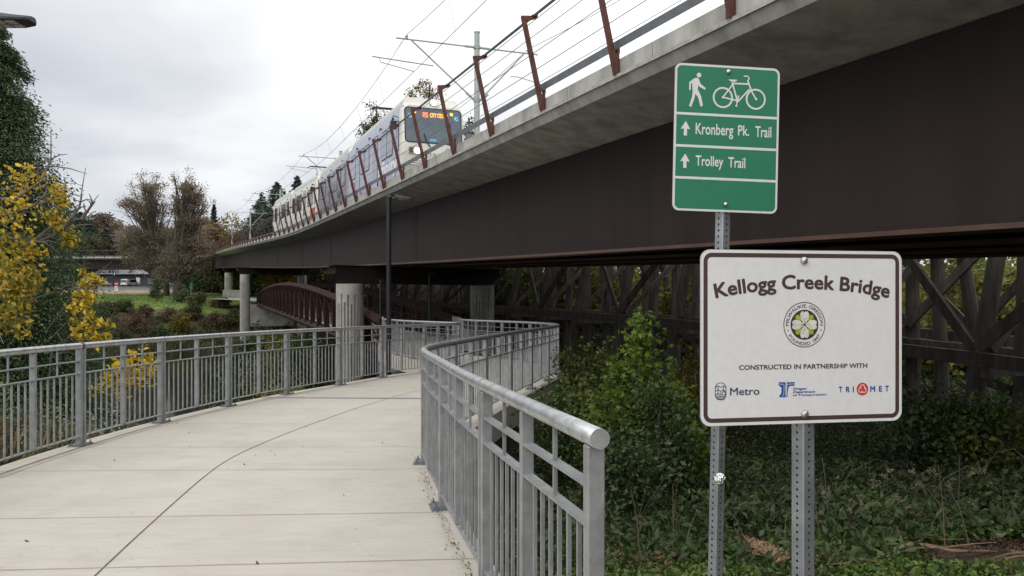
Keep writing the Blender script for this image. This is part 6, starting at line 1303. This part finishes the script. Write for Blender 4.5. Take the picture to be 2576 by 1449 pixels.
def vehicle(name, label, cat, x, y, Y, L_, W_, H_, prof, paint, face, wr=0.33, group=None, glass_prof=None):
    # prof: side outline (along, up); face: heading of the nose in the plan
    c = at(x, y, Y); g_ = rz(Y)+0.01 if 178 < Y < 236 else G(c.x, Y); root = thing(name, label, cat, (c.x, Y, g_), group); root.rotation_euler = (0, 0, face)
    m_ = MB(); m_.prism([(u*L_-L_/2, v*H_) for u, v in prof], lambda u, v, d: (u, d, v), -W_/2, W_/2); bevel(m_.build('body', paint, root, local=True), 0.07, 2)
    gp = glass_prof or [(0.18, 0.58), (0.28, 0.93), (0.72, 0.93), (0.82, 0.60)]
    m_ = MB(); m_.prism([(u*L_-L_/2, v*H_) for u, v in gp], lambda u, v, d: (u, d, v), -W_/2-0.012, W_/2+0.012); m_.build('side_window', GLASS, root, local=True)
    m_ = MB(); u0 = prof[1][0]*L_-L_/2
    m_.box((-L_/2-0.0, 0, 0.72*H_), (0.16, W_*0.8, 0.26*H_)); m_.build('rear_window', GLASS, root, local=True)
    for sy in (-1, 1):
        m_ = MB(); m_.box((-L_/2, sy*W_*0.42, 0.52*H_), (0.14, 0.2, 0.26)); m_.build('tail_light', TLRED, root, local=True)
        for u in (0.2, 0.8): m_ = MB(); m_.tube([(u*L_-L_/2, sy*(W_/2-0.2), wr), (u*L_-L_/2, sy*(W_/2+0.02), wr)], wr, 14); wo = m_.build('wheel', RUBBER, root, local=True); m_ = MB(); m_.tube([(u*L_-L_/2, sy*(W_/2+0.0), wr), (u*L_-L_/2, sy*(W_/2+0.03), wr)], wr*0.55, 10); m_.build('rim', GALV, wo, local=True)
    return root
suv = [(0, 0.2), (0.0, 0.55), (0.04, 0.97), (0.1, 1.0), (0.62, 1.0), (0.76, 0.63), (0.97, 0.55), (1, 0.42), (1, 0.2)]
sedan = [(0, 0.22), (0, 0.62), (0.14, 0.66), (0.28, 1.0), (0.6, 1.0), (0.76, 0.64), (0.98, 0.56), (1, 0.22)]
van = [(0, 0.16), (0, 0.95), (0.03, 1), (0.82, 1), (0.9, 0.8), (0.98, 0.5), (1, 0.16)]
vehicle('parked_car', 'white sport utility car seen from behind between the red sign and the oak', 'car', 327, 720, 204, 4.9, 1.9, 1.85, suv, VW, R(78), group='cars across the street')
vehicle('parked_car', 'silver car half hidden behind the far bridge column', 'car', 256, 719, 210, 4.7, 1.85, 1.45, sedan, VS, R(12), group='cars across the street')
vehicle('parked_car', 'white car close to the yellow leaves left of the far bridge column', 'car', 244, 720, 214, 4.7, 1.85, 1.5, sedan, VW, R(170), group='cars across the street')
vehicle('parked_car', 'pale car glimpsed between the oak trunk and the left pine', 'car', 432, 720, 212, 4.6, 1.85, 1.6, suv, VS, R(0), group='cars across the street')
vehicle('recreational_van', 'tall white camper van on the rise left of the far bridge column', 'van', 238, 692, 262, 7.5, 2.4, 3.1, van, VW, R(200), 0.4, glass_prof=[(0.2, 0.6), (0.2, 0.8), (0.7, 0.8), (0.7, 0.6)])
vehicle('parked_car', 'pale car seen through the trestle just left of the white sign', 'car', 1680, 732, 62, 4.6, 1.85, 1.5, sedan, VS, R(15), group='cars across the street')
RSIGN = mat('red_sign_face', (0.45, 0.03, 0.03), 0.5); GSIGN = mat('green_sign_face', (0.02, 0.20, 0.12), 0.5)
def street_sign(name, label, x, y_top, y_bot, Y, build, group='small street signs across the creek'):
    c = at(x, y_bot, Y); g_ = G(c.x, Y) if Y < 176 else (rz(Y) if Y < 236 else G(c.x, Y)); root = thing(name, label, 'sign', (c.x, Y, g_), group); zt = at(x, y_top, Y).z
    m_ = MB(); m_.tube([(c.x, Y, g_-0.2), (c.x, Y, zt)], 0.05, 8); m_.build('post', GALV, root); build(root, c.x, Y, zt); return root
def dne(root, x, Y, zt):
    f_ = lambda u, v, d: (x+u, Y-0.06-d, zt+v)
    m_ = MB(); m_.prism(circle((0, -0.45), 0.45, 28), f_, -0.02, 0.0); s1 = m_.build('sign_face', RSIGN, root); m_ = MB(); m_.prism([(-0.3, -0.52), (0.3, -0.52), (0.3, -0.38), (-0.3, -0.38)], f_, 0.0, 0.01); m_.build('white_bar', SW, s1)
    m_ = MB(); m_.prism(rrect(-0.36, -2.0, 0.36, -0.98, 0.05), f_, -0.02, 0.0); s2 = m_.build('sign_face', SW, root); m_ = MB(); stroke(m_, f_, [(-0.1, -1.85), (-0.1, -1.5), (0.0, -1.3), (0.18, -1.2)], 0.12, 0.01); m_.flat([(0.12, -1.08), (0.3, -1.18), (0.14, -1.34)], f_, 0.012); m_.build('arrow', DARKI, s2)
street_sign('road_sign', 'round red no entry sign above a white turn arrow plate beside the far column', 293, 709, 733, 174.5, dne)
def plate(w_, h_, mtl):
    def f(root, x, Y, zt): m_ = MB(); m_.prism(rrect(-w_/2, -h_, w_/2, 0, 0.04), lambda u, v, d: (x+u, Y-0.06-d, zt+v), -0.02, 0); m_.build('sign_face', mtl, root)
    return f
street_sign('road_sign', 'white rectangular sign in front of the charcoal building', 347, 698, 722, 225, plate(0.95, 1.5, SW))
street_sign('road_sign', 'green sign on a slim post right of the oak trunk', 481, 711, 745, 146, plate(0.5, 1.25, GSIGN))
street_sign('road_sign', 'smaller green sign just right of the thick oak trunk', 461, 716, 735, 172, plate(0.6, 0.7, GSIGN))
p_ = at(486, 748, 143); root = thing('slim_pole', 'slim dark pole beside the green sign right of the oak trunk', 'pole', (p_.x, 143, G(p_.x, 143))); m_ = MB(); m_.lathe((p_.x, 143, G(p_.x, 143)-0.1), [(0.11, 0), (0.08, 0.3), (0.06, 6.4), (0.02, 6.45)], 8); m_.build('shaft', BLACK, root)
p_ = at(285, 720, 238); root = thing('signal_pole', 'dark traffic signal pole with a small white signal head above the red sign', 'traffic signal', (p_.x, 238, 4.4)); m_ = MB(); m_.lathe((p_.x, 238, 4.3), [(0.16, 0), (0.12, 0.4), (0.1, 5.5)], 8); m_.build('shaft', BLACK, root)
m_ = MB(); m_.box((p_.x+0.45, 238, 8.3), (0.5, 0.4, 1.1)); so_ = m_.build('signal_head', BLACK, root); m_ = MB(); m_.box((p_.x+0.45, 237.75, 8.4), (0.3, 0.1, 0.7)); m_.build('signal_lens', VW, so_)
